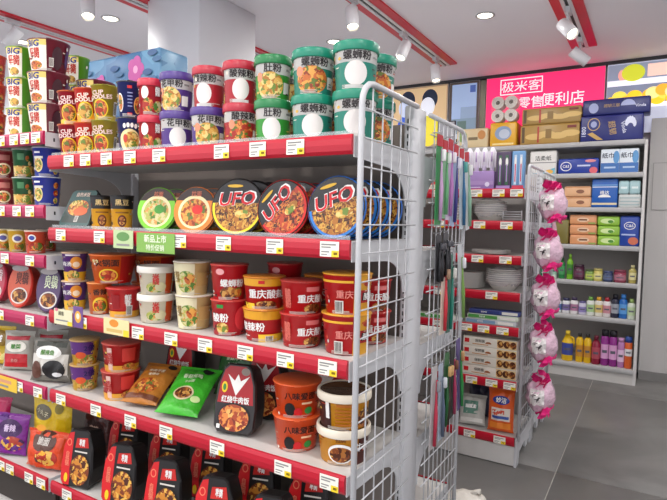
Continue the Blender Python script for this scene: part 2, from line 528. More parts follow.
def bracket_mesh(x, yf, yb, z, s=1, drop=0.15):
    """side plate under a shelf end: shallow at the front, sweeping down at the upright"""
    d = abs(yb - yf); P = [(0.0, 0.0), (0.0, -0.048)]
    P.append((d * 0.55, -0.055))
    for k in range(1, 7):
        a = k / 6 * math.pi / 2
        P.append((d * 0.55 + (d * 0.36) * math.sin(a), -0.055 - (drop - 0.055) * (1 - math.cos(a))))
    P += [(d, -drop), (d, 0.0)]
    n = len(P); b = MB()
    vs = [(x - 0.0015, yf + s * p[0], z + p[1]) for p in P] + [(x + 0.0015, yf + s * p[0], z + p[1]) for p in P]
    fs = [tuple(range(n)), tuple(reversed(range(n, 2 * n)))] + [(i, i + n, (i + 1) % n + n, (i + 1) % n) for i in range(n)]
    b.add(vs, fs, STEEL_W)
    e = 0.0018 + x; y = yf + s * 0.03
    b.box(x, e, y - 0.003, y + 0.003, z - 0.03, z - 0.018, M_TBLK)
    return b.mesh('bracket')
def shelf(rack, x0, x1, yf, yb, z, strip=None, tags=(), s=1, brackets=True, thick=0.03, lip=0.0, tag_s=1.0, tag_label=None, drop=0.15):
    b = MB(); ya, yc = (yf, yb) if s > 0 else (yb, yf)
    b.box(x0, x1, ya, yc, z - thick, z, SHELF_W)
    o = part('shelf', b, rack)
    if strip:
        part('price_strip', strip_mesh(x0, x1, z, yf, strip, s), o)
        for X in tags:
            if x0 + 0.03 < X < x1 - 0.02:
                g = part('price_tag', TAG_ME, o, loc=(X, yf - 0.0125 * s, z - 0.019)); g.scale = (tag_s, 1, 1)
    if brackets:
        part('bracket', bracket_mesh(x1 + 0.0015, yf, yb, z, s, drop), o)
        part('bracket', bracket_mesh(x0 - 0.0015, yf, yb, z, s, drop), o)
    if lip:
        part('clear_front_lip', MB().box(x0 + 0.005, x1 - 0.005, yf + 0.002, yf + 0.0035, z + 0.004, z + lip, mat('#dfe8ea', 0.1, var=0, alpha=0.22)), o)
    return o
def wire_panel(rack, x, y0, y1, z0, z1, round_y, ny=6, dz=0.0667, phase=1.229, rr=0.055):
    b = MB(); r = 0.0075
    ye, yo = (y0, y1) if round_y == 'front' else (y1, y0)
    s = 1 if yo > ye else -1
    pts = [(x, ye, z0), (x, ye, z1 - rr)] + [(x, ye + s * rr * (1 - math.cos(a)), z1 - rr + rr * math.sin(a)) for a in (0.4, 0.8, 1.2, math.pi / 2)] + [(x, yo, z1)]
    f = part('panel_frame', MB().tube(pts, r, STEEL_W, 8), rack)
    w = 0.0021
    for k in range(1, ny):
        y = y0 + (y1 - y0) * k / ny
        b.tube([(x, y, z0 + 0.02), (x, y, z1)], w, STEEL_W, 5)
    z = phase
    while z > z0 + 0.06: z -= dz
    while z < z1 - 0.02:
        b.tube([(x + 0.003, y0, z), (x + 0.003, y1, z)], w, STEEL_W, 5)
        z += dz
    part('wire_grid', b, f)
def upright(rack, x0, x1, y0, y1, h, slots=True):
    u = part('upright', MB().rbox(x0, x1, y0, y1, 0, h, STEEL_W, 0.004, 1), rack)
    if slots:
        b = MB(); z = 0.15; xm = (x0 + x1) / 2
        while z < h - 0.03:
            b.box(xm - 0.004, xm + 0.004, y0 - 0.0006, y0 + 0.002, z, z + 0.012, M_TBLK); z += 0.021
        o = part('slot_row', b, u); o['kind'] = 'stuff'

AX0, AX1, YF, YB = -1.785, -0.605, 1.10, 1.43
BX0 = -3.0
Z1, Z2, Z3, Z4, Z5 = 1.433, 1.189, 0.905, 0.626, 0.298
def tagsX(pxs, Y, z):
    return [X_at(p, Y, z - 0.02) for p in pxs]
rackA = thing('shelving_rack', 'white steel shelving rack full of instant noodles with wire end panels', 'shelving', (0, 0, 0))
TA = {Z1: (54, 72, 88.5, 109.5, 133, 162, 224.5, 260.5, 298), Z2: (64, 102.5, 182.5, 226.5, 277.5, 332),
      Z3: (85, 141, 174, 208, 248, 288, 330), Z4: (64, 99, 133.5, 169, 220, 285.5, 331.5), Z5: (70, 118, 165, 215, 262, 300)}
for z, tg in TA.items():
    shelf(rackA, AX0, AX1, YF, YB, z, STRIP_R, tagsX(tg, YF, z), lip=0.014 if z in (Z1, Z2) else 0)
for z in (1.433, 1.15, 0.86, 0.57, 0.29):
    shelf(rackA, AX0, AX1, 1.86, 1.525, z, STRIP_R, (), s=-1)
part('back_panel', MB().box(AX0, AX1, 1.468, 1.482, 0.1, 1.52, PANEL_G), rackA)
upright(rackA, -0.622, -0.594, 1.425, 1.525, 1.565)
upright(rackA, -1.80, -1.788, 1.44, 1.51, 1.50, False)
part('base_deck', MB().box(AX0, AX1, 1.11, 1.86, 0.10, 0.13, SHELF_W), rackA)
part('kick_plate', MB().box(AX0, AX1, 1.125, 1.14, 0, 0.262, mat('#3a332f', 0.6)).box(AX0, AX1, 1.83, 1.85, 0, 0.10, M_KICK), rackA)  # front panel is tall and dark to paint the shade under the lowest shelf
wire_panel(rackA, -0.583, YF - 0.004, 1.425, 0.0, 1.558, 'front')
wire_panel(rackA, -0.583, 1.525, 1.875, 0.0, 1.552, 'back', ny=9)
# the next bay
ZB1, ZB2, ZB3, ZB4, ZB5 = 1.52, 1.266, 1.092, 0.878, 0.626
rackB = thing('shelving_rack', 'white steel shelving rack of noodle buckets and snack bags with red price strips coloured magenta for the light', 'shelving', (0, 0, 0))
TB = {ZB1: (-30, -10, 4, 17, 28, 39), ZB2: (-12, 4, 20, 33), ZB3: (-20, -5, 8, 33), ZB4: (-10, 3, 33), ZB5: (-4, 22, 41), Z5: (-14, 4, 13, 32, 44)}
for z, tg in TB.items():
    shelf(rackB, BX0, -1.812, YF, YB, z, STRIP_R_TINTED if z != Z5 else STRIP_R, tagsX(tg, YF, z))
shelf(rackB, BX0, -1.812, 1.86, 1.525, 1.52, STRIP_R, (), s=-1)
part('back_panel', MB().box(BX0, -1.812, 1.468, 1.482, 0.1, 1.56, PANEL_G), rackB)
upright(rackB, -1.826, -1.813, 1.435, 1.515, 1.57, False)
upright(rackB, -3.03, -3.002, 1.425, 1.525, 1.565)
part('base_deck', MB().box(BX0, -1.812, 1.11, 1.86, 0.10, 0.13, SHELF_W), rackB)
part('kick_plate', MB().box(BX0, -1.812, 1.125, 1.14, 0, 0.262, mat('#3a332f', 0.6)), rackB)  # dark brown panel stands in for the shade below this bay
# the rack of plates and toothbrushes
UX0, UX1, UF, UC = -1.75, -0.562, 2.78, 3.15
UZ = (1.409, 1.247, 1.073, 0.888, 0.712, 0.437, 0.15)
rackC = thing('shelving_rack', 'white shelving rack with paper plates, wrap boxes and pink bath balls on its end', 'shelving', (0, 0, 0))
UT = {UZ[0]: (477, 499, 517), UZ[1]: (480, 507), UZ[2]: (478, 506), UZ[3]: (492,), UZ[4]: (467, 484, 503), UZ[5]: (472, 492, 510), UZ[6]: (470, 500)}
for z, tg in UT.items():
    shelf(rackC, UX0, UX1, UF, UC, z, STRIP_R, tagsX(tg, UF, z) + ([X_at(440, UF, z)] if z > 0.5 else []), drop=0.12, tag_s=1.15)
    shelf(rackC, UX0, UX1, 3.59, 3.23, z, None, (), s=-1, drop=0.12)
part('back_panel', MB().box(UX0, UX1, 3.183, 3.197, 0.1, 1.5, mat('#b4aeaa', 0.6)), rackC)
upright(rackC, -0.575, -0.552, 3.15, 3.23, 1.53)
upright(rackC, UX0 - 0.02, UX0, 3.15, 3.23, 1.53)
part('kick_plate', MB().box(UX0, UX1, UF + 0.004, UF + 0.02, 0.005, 0.108, M_KICK), rackC)
foot = MB()
for y0, y1, s in ((UF, 3.15, 1), (3.59, 3.23, -1)):
    P = [(y0, 0.0), (y0 + s * 0.06, 0.0), (y0 + s * 0.075, 0.06), (y0 + s * 0.2, 0.075), (y0 + s * 0.23, 0.03), (y0 + s * 0.27, 0.03), (y0 + s * 0.29, 0.08), (y1, 0.09), (y1, 0.15), (y0, 0.15)]
    n = len(P)
    vs = [(-0.562, p[0], p[1]) for p in P] + [(-0.55, p[0], p[1]) for p in P]
    foot.add(vs, [tuple(range(n)), tuple(reversed(range(n, 2 * n)))] + [(i, i + n, (i + 1) % n + n, (i + 1) % n) for i in range(n)], STEEL_W)
part('base_foot', foot, rackC)
wire_panel(rackC, -0.544, UF, 3.15, 0.14, 1.528, 'front', ny=7, rr=0.03)
wire_panel(rackC, -0.544, 3.23, 3.59, 0.14, 1.528, 'back', ny=7)
# the rack against the back wall
FX0, FX1, FF, FB = -1.9, -0.095, 4.74, 5.16
FZ = (1.893, 1.645, 1.375, 1.077, 0.79, 0.508, 0.118)
rackD = thing('shelving_rack', 'pale grey wall shelving rack holding tissue packs, bottles and detergents', 'shelving', (0, 0, 0))
for i, z in enumerate(FZ):
    o = shelf(rackD, FX0, FX1, FF, FB, z, None, (), brackets=False, thick=0.035)
    part('shelf_edge', MB().rbox(FX0, FX1, FF - 0.012, FF, z - 0.035, z + 0.003, mat('#b2b1b1', 0.45), 0.003, 1), o)
part('back_panel', MB().box(FX0, FX1, FB, FB + 0.015, 0.1, 1.9, mat('#b2aeaa', 0.6)), rackD)
part('side_panel', MB().box(FX1, FX1 + 0.02, FF, FB + 0.015, 0, 1.893, mat('#cfcdcb', 0.5)), rackD)
part('side_panel', MB().box(FX0 - 0.02, FX0, FF, FB + 0.015, 0, 1.893, mat('#cfcdcb', 0.5)), rackD)
part('kick_plate', MB().box(FX0, FX1, FF + 0.002, FF + 0.02, 0, 0.083, mat('#c6c3bf', 0.5)), rackD)

# ================================================================== PRODUCT SHAPES
def cup_parts(rb, rt, h, body, lid, art=None, lidkind='foil', body2=None, split=0.0, top=None):
    """paper cup or bowl: tapered wall, rolled rim, foil or plastic lid, print on the wall"""
    b = MB(); hl = h * 0.9 if lidkind == 'plastic' else h * 0.975
    def r(v): return rb + (rt - rb) * min(1.0, v)
    prof = [(rb * 0.86, 0.004), (rb * 0.9, 0.0), (rb, 0.0015)]; ms = [body, body]
    if body2:
        prof += [(r(split), h * split), (r(split) + 0.0001, h * split + 0.0002), (rt, hl)]; ms += [body2, body, body]
    else:
        prof += [(rt, hl)]; ms += [body]
    prof += [(rt + 0.0025, hl + 0.001), (rt + 0.0025, hl + 0.0035), (rt, hl + 0.0045), (0.0, hl + 0.0045)]
    ms += [lid if lidkind == 'foil' else body] * 4
    b.lathe(prof, ms, 40)
    out = [('cup_body', b.mesh('cup_body'))]
    l = MB()
    if lidkind == 'plastic':
        n = 64; R = rt + 0.0035
        l.lathe([(R, hl - 0.012), (R + 0.0008, hl - 0.01), (R + 0.0005, h - 0.003), (R - 0.0015, h), (R - 0.006, h), (R - 0.0075, h - 0.0025), (0, h - 0.0025)], [lid] * 5 + [top or lid], 40)
    else:
        l.lathe([(rt + 0.0032, h * 0.975 + 0.002), (rt + 0.003, h), (rt - 0.002, h), (rt - 0.004, h - 0.0015), (0, h - 0.0012)], top or lid, 32)
        l.box(-0.008, 0.008, -rt - 0.011, -rt - 0.002, h * 0.975 + 0.0022, h * 0.975 + 0.003, top or lid)
    out.append(('lid', l.mesh('lid')))
    if art:
        rm = (rb + rt) / 2
        def f(u, v, off):
            rr = r(v * h / hl) + off
            return (rr * math.sin(u), -rr * math.cos(u), v * h)
        P = Print(f, 1.0 / rm, 1.0 / h, 0.0008)
        art(P); _busy[0] += 1; busy(P, _busy[0])
        out += P.parts()
    return out
BARCODE = mat('#d9d4cc', 0.5, var=0)
def barcode(P, u, v, du, dv):
    P.rect(u - du, u + du, v - dv, v + dv, BARCODE, 2, 1)
    for k in range(5):
        x = u - du * 0.8 + du * 1.6 * k / 5
        P.rect(x, x + du * 0.17, v - dv * 0.8, v + dv * 0.85, INK, 1, 1); P.off -= 0.00025

# families of rice noodle cups: white collar with black characters, coloured lower half
def fam_art(colr, text, pic, variant, ut=0.0):
    cm = mat(colr, 0.35)
    def art(P):
        P.rect(-1.9, 1.9, 0.02, 0.56, cm, 24, 1)
        if variant == 'picture':
            P.ell(ut - 0.1, 0.32, 0.82, 0.30, pic, 24)
            P.ell(ut - 0.75, 0.5, 0.22, 0.11, mat('#d98c6a', 0.4), 12)
            P.rect(ut + 0.75, ut + 1.2, 0.15, 0.4, mat('#e9e5de', 0.4), 4, 1)
        else:
            P.ell(ut, 0.34, 0.56, 0.25, mat('#e0dad6', 0.4), 24)
            P.rect(ut - 0.55, ut + 0.55, 0.02, 0.1, mat('#d8d8d8', 0.4), 6, 1)
        P.text(text, ut + 0.05, 0.695, 0.021, INK, bold=0.03)
        P.text('速食', ut - 0.45, 0.845, 0.008, mat('#b02028', 0.4))
        P.rect(ut + 0.9, ut + 1.25, 0.66, 0.7, GREY, 3, 1)
    return art
def fam(key, colr, lidc, text, pic, variant, r, ut=0.0, h=0.1165):
    return key + variant + str(ut), lambda: cup_parts(r * 0.86, r * 0.965, h, WHITE, mat(lidc, 0.35), fam_art(colr, text, pic, variant, ut), 'plastic')
TEAL = dict(key='teal', colr='#187a68', lidc='#14856a', text='螺蛳粉', pic=F_OR, r=0.0545)
GREEN = dict(key='green', colr='#2f8c2e', lidc='#1f7a44', text='肚粉', pic=F_YE, r=0.049)
REDF = dict(key='redf', colr='#a01624', lidc='#b02236', text='酸辣粉', pic=F_RE, r=0.046)
PURP = dict(key='purp', colr='#4a2a78', lidc='#4c3480', text='花甲粉', pic=F_YE, r=0.049)

def cupnoodle(body, lid, c_text, pic, low, ring=YEL, ut=-0.3, low_h=0.16):
    bm_, lm = mat(body, 0.35), mat(lid, 0.3)
    def art(P):
        P.rect(-1.9, 1.9, 0.0, low_h, mat(low, 0.35), 24, 1)
        P.ell(ut + 0.05, 0.34, 0.72, 0.27, ring, 22)
        P.ell(ut + 0.05, 0.34, 0.62, 0.23, pic, 22)
        P.text('CUP\nNOODLES', ut - 0.12, 0.72, 0.027, c_text, bold=0.03, rot=0.08)
        barcode(P, 1.0, 0.36, 0.22, 0.2)
    return lambda: cup_parts(0.030, 0.042, 0.113, bm_, lm, art)
def navy_art(P):
    P.ell(-0.95, 0.42, 0.34, 0.26, WHITE, 18); P.ell(-0.95, 0.42, 0.28, 0.22, F_OR, 18)
    P.ell(0.75, 0.36, 0.42, 0.24, mat('#e8a860', 0.4), 18); P.ell(0.75, 0.36, 0.34, 0.2, F_RE, 18)
    P.rect(-0.25, 0.2, 0.06, 0.14, RED, 4, 1); P.rect(-0.2, 0.15, 0.8, 0.88, RED, 4, 1)
    for k in range(5): P.rect(-0.2, 0.2, 0.3 + 0.09 * k, 0.335 + 0.09 * k, mat('#7f88b8', 0.4), 4, 1)
def navy_front(P):
    P.ell(0.0, 0.36, 0.95, 0.33, mat('#e9d9a0', 0.4), 22); P.ell(0.15, 0.36, 0.7, 0.26, F_YE, 22); P.ell(-0.4, 0.42, 0.2, 0.12, mat('#c84030', 0.4), 12)
    for k in range(4): P.ell(-0.45 + 0.3 * k, 0.8 - 0.02 * abs(k - 1.5), 0.13, 0.07, WHITE, 12)
def redlid_art(P):
    P.ell(-0.55, 0.62, 0.34, 0.17, WHITE, 16); P.ell(-0.3, 0.28, 0.5, 0.2, F_RE, 18); P.ell(0.6, 0.25, 0.4, 0.16, F_GR, 16)
    P.rect(0.35, 0.75, 0.5, 0.8, mat('#8a1018', 0.4), 4, 1); P.text('酸\n辣', 0.55, 0.65, 0.028, WHITE)
def big_art(side, text_c='#1e2f86', ut=-0.75, wcol='#efe9da', dark=None, pic=F_OR):
    def art(P):
        P.rect(-2.2, ut + 0.62, 0.01, 0.975, mat(wcol, 0.35), 16, 1)
        P.rect(-2.2, ut + 0.62, 0.8, 0.975, mat('#e6cf72', 0.35), 16, 1)
        P.text('BIG', ut - 0.1, 0.85, 0.021, mat(text_c, 0.4), bold=0.05, shear=0.15)
        P.text('红烧\n牛肉', ut - 0.1, 0.56, 0.036, mat('#c23a28', 0.4), bold=0.03)
        P.ell(ut - 0.1, 0.2, 0.55, 0.17, WHITE, 18); P.ell(ut - 0.1, 0.2, 0.47, 0.14, pic, 18)
        if dark:
            P.ell(0.45, 0.45, 0.3, 0.36, mat(dark, 0.4), 18)
            P.ell(1.1, 0.5, 0.16, 0.3, mat('#4a2c60', 0.4), 14)
            barcode(P, 0.12, 0.3, 0.12, 0.14)
    return art
KIND = {
 'cup_red': cupnoodle('#a01428', '#d06a34', mat('#f6d6d0', 0.4), F_OR, '#e8c440'),
 'cup_orange': cupnoodle('#d8342a', '#dd6a2c', mat('#ffe9d8', 0.4), F_YE, '#f0a028', low_h=0.3),
 'cup_olive': cupnoodle('#a08a1e', '#9f962a', mat('#f4d2c4', 0.4), F_RE, '#b09a26', ut=-0.5),
 'cup_navy': lambda: cup_parts(0.030, 0.039, 0.112, mat('#232a68', 0.35), mat('#6f7276', 0.25, 0.6), navy_art),
 'cup_navy_front': lambda: cup_parts(0.030, 0.039, 0.112, mat('#232a68', 0.35), mat('#6f7276', 0.25, 0.6), navy_front),
 'cup_redlid': lambda: cup_parts(0.033, 0.0365, 0.112, mat('#c02630', 0.35), mat('#c22a40', 0.35), redlid_art, 'plastic'),
 'bucket_maroon': lambda: cup_parts(0.054, 0.069, 0.113, mat('#6e1c30', 0.3), mat('#7c3848', 0.3), big_art(1, dark='#3a1420')),
 'bucket_green': lambda: cup_parts(0.036, 0.046, 0.113, mat('#5aa028', 0.3), mat('#86b446', 0.3), big_art(1, ut=-0.5, pic=F_YE)),
 'bucket_orange': lambda: cup_parts(0.036, 0.046, 0.113, mat('#cf4018', 0.3), mat('#d4502a', 0.3), lambda P: (P.ell(0.5, 0.4, 0.6, 0.3, F_RE, 18), P.rect(-0.4, 0.9, 0.72, 0.9, mat('#b02010', 0.3), 8, 1))),
}
def big_side_art(P):
    P.rect(-0.2, 1.9, 0.01, 0.97, mat('#1d8a3c', 0.35), 12, 1)
    P.text('BIG', -0.35, 0.83, 0.022, mat('#26348c', 0.4), bold=0.05)
    P.ell(-0.5, 0.35, 0.5, 0.24, F_GR, 18)
KIND['bucket_blue'] = lambda: cup_parts(0.038, 0.047, 0.105, mat('#2436a0', 0.3), mat('#c9ccd8', 0.3), lambda P: (
    P.ell(-0.75, 0.42, 0.42, 0.26, mat('#e8d890', 0.4), 18), P.ell(-0.75, 0.42, 0.34, 0.2, F_YE, 18), P.rect(-1.1, -0.3, 0.62, 0.7, mat('#d8d4c8', 0.4), 5, 1),
    P.ell(0.7, 0.72, 0.22, 0.11, F_OR, 14), P.ell(0.7, 0.46, 0.22, 0.11, F_RE, 14), P.ell(0.7, 0.2, 0.22, 0.11, F_YE, 14), P.rect(-1.0, -0.5, 0.8, 0.86, WHITE, 4, 1)))
KIND['bucket_dkgreen'] = lambda: cup_parts(0.031, 0.0385, 0.105, mat('#1f5a34', 0.3), mat('#b9c0b4', 0.3), lambda P: (
    P.rect(-1.6, 1.6, 0.05, 0.42, F_YE, 18, 1), P.ell(0.3, 0.68, 0.18, 0.1, F_OR, 12), P.ell(0.55, 0.5, 0.18, 0.1, F_YE, 12), P.rect(-0.6, 0.0, 0.62, 0.85, mat('#3f7a4c', 0.4), 4, 1)))
KIND['bucket_dkred'] = lambda: cup_parts(0.031, 0.0385, 0.105, mat('#8e1c26', 0.3), mat('#b56a5c', 0.3), lambda P: (
    P.ell(-0.1, 0.34, 0.75, 0.22, mat('#e6cfa8', 0.4), 18), P.ell(-0.1, 0.33, 0.6, 0.17, F_RE, 18), P.rect(-0.6, 0.5, 0.66, 0.86, mat('#b86a60', 0.4), 6, 1)))
KIND['cup_yellow_small'] = lambda: cup_parts(0.027, 0.0335, 0.082, mat('#d8ac28', 0.3), mat('#e8dcb0', 0.3), lambda P: (
    P.ell(0, 0.62, 0.6, 0.2, mat('#f0e8d0', 0.4), 16), P.ell(0, 0.62, 0.4, 0.12, mat('#5b5a9c', 0.4), 14), P.ell(0.2, 0.25, 0.6, 0.18, F_OR, 16)))
KIND['cup_red_small'] = lambda: cup_parts(0.031, 0.0375, 0.082, mat('#d4401e', 0.3), mat('#f0d8c4', 0.3), lambda P: (
    P.ell(-0.4, 0.7, 0.4, 0.16, WHITE, 16), P.ell(-0.4, 0.7, 0.28, 0.1, mat('#3f4aa0', 0.4), 14), P.ell(0.1, 0.3, 0.8, 0.2, F_RE, 18)))
KIND['cup_goldblack'] = lambda: cup_parts(0.030, 0.0355, 0.113, mat('#e8a81c', 0.35), BLACK, lambda P: (
    P.rect(-1.8, 1.8, 0.62, 0.975, BLACK, 20, 1), P.ell(0, 0.28, 0.42, 0.17, mat('#5a2018', 0.4), 16), P.ell(0, 0.28, 0.3, 0.12, F_BR, 16),
    P.rect(-0.6, 0.6, 0.5, 0.54, mat('#8a5a14', 0.4), 6, 1), P.text('黑豆', 0, 0.8, 0.018, mat('#e0c080', 0.4))))
KIND['cup_purple'] = lambda: cup_parts(0.032, 0.0415, 0.1, mat('#5c2a7c', 0.35), mat('#d8b894', 0.3), lambda P: (
    P.rect(-1.8, 1.8, 0.0, 0.34, mat('#e4b02a', 0.4), 20, 1), P.ell(0.1, 0.66, 0.5, 0.22, mat('#e0902c', 0.4), 18), P.ell(0.1, 0.6, 0.3, 0.1, mat('#f0d8b8', 0.4), 14),
    P.ell(-0.2, 0.22, 0.6, 0.18, F_YE, 18), P.text('鸡汤', -0.75, 0.62, 0.016, WHITE), P.rect(-0.8, 0.4, 0.9, 0.96, mat('#d8d0d8', 0.4), 6, 1)))
KIND['bowl_orange'] = lambda: cup_parts(0.057, 0.074, 0.095, mat('#d85a18', 0.35), mat('#e0702c', 0.3), lambda P: (
    P.rect(0.35, 2.0, 0.02, 0.97, mat('#b01c18', 0.35), 10, 1), P.ell(-0.25, 0.3, 0.5, 0.24, mat('#e8c030', 0.4), 20), P.ell(-0.25, 0.3, 0.42, 0.19, F_RE, 20),
    P.text('火锅面', -0.3, 0.74, 0.023, mat('#3c1a10', 0.4), bold=0.03), P.text('素食', -0.85, 0.8, 0.012, mat('#f4e0a0', 0.4))))
KIND['cup_orange_tall'] = lambda: cup_parts(0.032, 0.0395, 0.105, mat('#d8621c', 0.35), mat('#d88a4c', 0.3), lambda P: (
    P.ell(0.0, 0.3, 0.7, 0.26, mat('#e8c030', 0.4), 18), P.ell(0.0, 0.28, 0.58, 0.2, F_RE, 18), P.text('香辣', 0, 0.72, 0.02, mat('#3c1a10', 0.4), bold=0.03)))
KIND['bowl_red_side'] = lambda: cup_parts(0.045, 0.056, 0.094, mat('#c01a20', 0.35), mat('#cc3a38', 0.3), lambda P: (
    P.rect(-1.8, 1.8, 0.0, 0.22, mat('#e0a02c', 0.4), 20, 1), P.text('鲜\n香', 0.2, 0.62, 0.036, WHITE), barcode(P, 0.3, 0.25, 0.2, 0.18), P.rect(-0.8, -0.3, 0.3, 0.8, mat('#8e1016', 0.4), 4, 1)))
KIND['bowl_white'] = lambda: cup_parts(0.046, 0.055, 0.09, mat('#e6ddc6', 0.4), mat('#efeae0', 0.35), lambda P: (
    P.rect(0.55, 1.1, 0.05, 0.88, mat('#cf5020', 0.35), 5, 1), P.ell(-0.05, 0.28, 0.6, 0.2, F_GR, 18), P.ell(0.25, 0.3, 0.35, 0.16, mat('#d0c8a0', 0.4), 16),
    P.text('米\n线', -0.05, 0.56, 0.034, mat('#c8403a', 0.4), bold=0.03), P.rect(-0.2, 0.15, 0.78, 0.86, mat('#6c5a40', 0.4), 4, 1)), 'plastic')
KIND['bowl_cream'] = lambda: cup_parts(0.044, 0.0535, 0.1, mat('#d8b878', 0.4), mat('#ece4d4', 0.35), lambda P: (
    P.rect(-1.8, 0.15, 0.02, 0.96, mat('#dfd6b0', 0.4), 14, 1), P.ell(-0.35, 0.42, 0.62, 0.33, F_GR, 20), P.ell(-0.15, 0.5, 0.3, 0.16, F_OR, 16),
    P.text('鲜\n汤', -0.95, 0.56, 0.032, mat('#8a6a2c', 0.4)), P.rect(0.3, 1.2, 0.3, 0.7, mat('#c8a464', 0.4), 6, 1)))
KIND['bowl_redA'] = lambda: cup_parts(0.044, 0.0525, 0.1, mat('#c41826', 0.35), mat('#cf4a44', 0.3), lambda P: (
    P.text('螺蛳粉', 0.15, 0.5, 0.021, WHITE, bold=0.035), P.ell(-0.05, 0.22, 0.55, 0.18, F_BR, 20), P.ell(0.55, 0.24, 0.26, 0.14, F_OR, 16), P.ell(-0.55, 0.82, 0.26, 0.09, mat('#e8a0a0', 0.4), 14)))
KIND['bowl_redB'] = lambda: cup_parts(0.044, 0.0525, 0.1, mat('#c41826', 0.35), mat('#cf4a44', 0.3), lambda P: (
    P.text('酸粉', -0.6, 0.52, 0.024, WHITE, bold=0.035), P.ell(-0.45, 0.22, 0.4, 0.17, F_YE, 18), P.rect(-0.75, -0.35, 0.8, 0.9, mat('#2f8a3c', 0.4), 4, 1),
    P.ell(0.8, 0.5, 0.5, 0.35, mat('#d83a40', 0.4), 18)))
KIND['bowl_cqA'] = lambda: cup_parts(0.048, 0.057, 0.087, mat('#c2141c', 0.35), mat('#d8862c', 0.3), lambda P: (
    P.rect(-1.8, 1.8, 0.74, 0.97, mat('#e0a024', 0.4), 22, 1), P.rect(-1.8, -0.55, 0.0, 0.2, mat('#f0c830', 0.4), 8, 1), P.text('重庆酸辣', 0.1, 0.5, 0.024, WHITE, bold=0.03),
    P.ell(0.1, 0.16, 0.6, 0.13, F_BR, 18), P.rect(-0.3, 0.0, 0.82, 0.92, RED, 4, 1)))
KIND['bowl_cqB'] = lambda: cup_parts(0.048, 0.057, 0.087, mat('#c2141c', 0.35), mat('#d8862c', 0.3), lambda P: (
    P.rect(-1.8, 1.8, 0.7, 0.97, mat('#e0a024', 0.4), 22, 1), P.rect(-0.3, 1.8, 0.0, 0.24, mat('#f0c030', 0.4), 12, 1), P.text('酸辣粉', -0.7, 0.47, 0.024, WHITE, bold=0.03),
    barcode(P, 0.3, 0.1, 0.22, 0.09)))
KIND['bowl_cqred'] = lambda: cup_parts(0.048, 0.057, 0.086, mat('#c0121a', 0.35), mat('#b83a34', 0.3), lambda P: (
    P.text('重庆酸', 0.42, 0.5, 0.021, WHITE, bold=0.03), P.ell(0.6, 0.2, 0.5, 0.15, F_BR, 18), P.rect(0.2, 0.9, 0.72, 0.86, mat('#e07a78', 0.4), 5, 1),
    P.text('酸\n辣\n粉', -0.75, 0.5, 0.05, mat('#d86a5c', 0.4))))
KIND['bowl_corner'] = lambda: cup_parts(0.052, 0.062, 0.1, mat('#c2101a', 0.35), mat('#e0a030', 0.3), lambda P: (
    P.rect(0.3, 1.9, 0.0, 0.975, mat('#dca028', 0.4), 14, 1), P.rect(0.5, 1.8, 0.3, 0.62, mat('#a8141a', 0.4), 12, 1), P.rect(0.7, 1.6, 0.36, 0.56, BLACK, 8, 1),
    P.text('酸辣', 1.1, 0.46, 0.018, WHITE), P.ell(1.1, 0.8, 0.45, 0.1, F_RE, 16), P.rect(-1.4, 0.25, 0.8, 0.86, mat('#e8b030', 0.4), 12, 1), barcode(P, -0.35, 0.2, 0.2, 0.16),
    P.text('重庆', -0.1, 0.52, 0.02, mat('#e88a80', 0.4))))
KIND['bowl_yp'] = lambda: cup_parts(0.038, 0.0475, 0.088, mat('#d8a824', 0.35), mat('#caa468', 0.3), lambda P: (
    P.rect(-1.8, 0.6, 0.45, 0.97, mat('#5a2a74', 0.4), 16, 1), P.ell(0.05, 0.24, 0.72, 0.22, F_YE, 20), P.ell(-0.35, 0.44, 0.42, 0.14, mat('#d8562c', 0.4), 16),
    P.poly([(-0.1, 0.62), (0.5, 0.95), (0.85, 0.95), (0.5, 0.5)], mat('#f0d030', 0.4)), P.text('2倍', 0.3, 0.72, 0.022, mat('#2a1a5c', 0.4), bold=0.04)))
KIND['bowl_redC'] = lambda: cup_parts(0.052, 0.062, 0.094, mat('#bc1a1c', 0.35), mat('#c8564c', 0.3), lambda P: (
    P.rect(-1.8, 1.8, 0.0, 0.26, mat('#dc9a30', 0.4), 22, 1), P.rect(-0.85, -0.55, 0.1, 0.9, mat('#e0b8ac', 0.4), 3, 1), P.text('香\n辣', -0.7, 0.52, 0.04, mat('#b02020', 0.4)),
    P.rect(0.0, 0.75, 0.4, 0.88, mat('#d83a34', 0.4), 5, 1), P.ell(0.4, 0.2, 0.4, 0.14, F_OR, 16)))
KIND['bowl_fire'] = lambda: cup_parts(0.053, 0.064, 0.09, mat('#e24e1c', 0.3), mat('#e4602c', 0.3), lambda P: (
    P.text('八味爱面', 0.12, 0.68, 0.019, mat('#3a1410', 0.4), bold=0.035), P.ell(-0.35, 0.28, 0.26, 0.2, BLACK, 16),
    P.ell(0.05, 0.2, 0.2, 0.14, RED, 12), P.ell(0.55, 0.24, 0.2, 0.11, mat('#2f8a3c', 0.4), 14), P.rect(0.2, 0.7, 0.44, 0.5, mat('#f0c8a0', 0.4), 4, 1)))
KIND['bowl_beef'] = lambda: cup_parts(0.058, 0.0665, 0.092, mat('#e0981c', 0.35), mat('#e9dfcc', 0.4), lambda P: (
    P.rect(0.62, 1.9, 0.0, 0.88, mat('#4a1c14', 0.4), 10, 1), P.ell(-0.1, 0.34, 0.55, 0.28, WHITE, 20), P.ell(-0.1, 0.32, 0.48, 0.22, F_BR, 20),
    P.text('牛肉', 0.85, 0.5, 0.022, WHITE), P.text('招牌', -0.1, 0.74, 0.012, mat('#5a2010', 0.4))), 'plastic', top=mat('#5c3c26', 0.2))
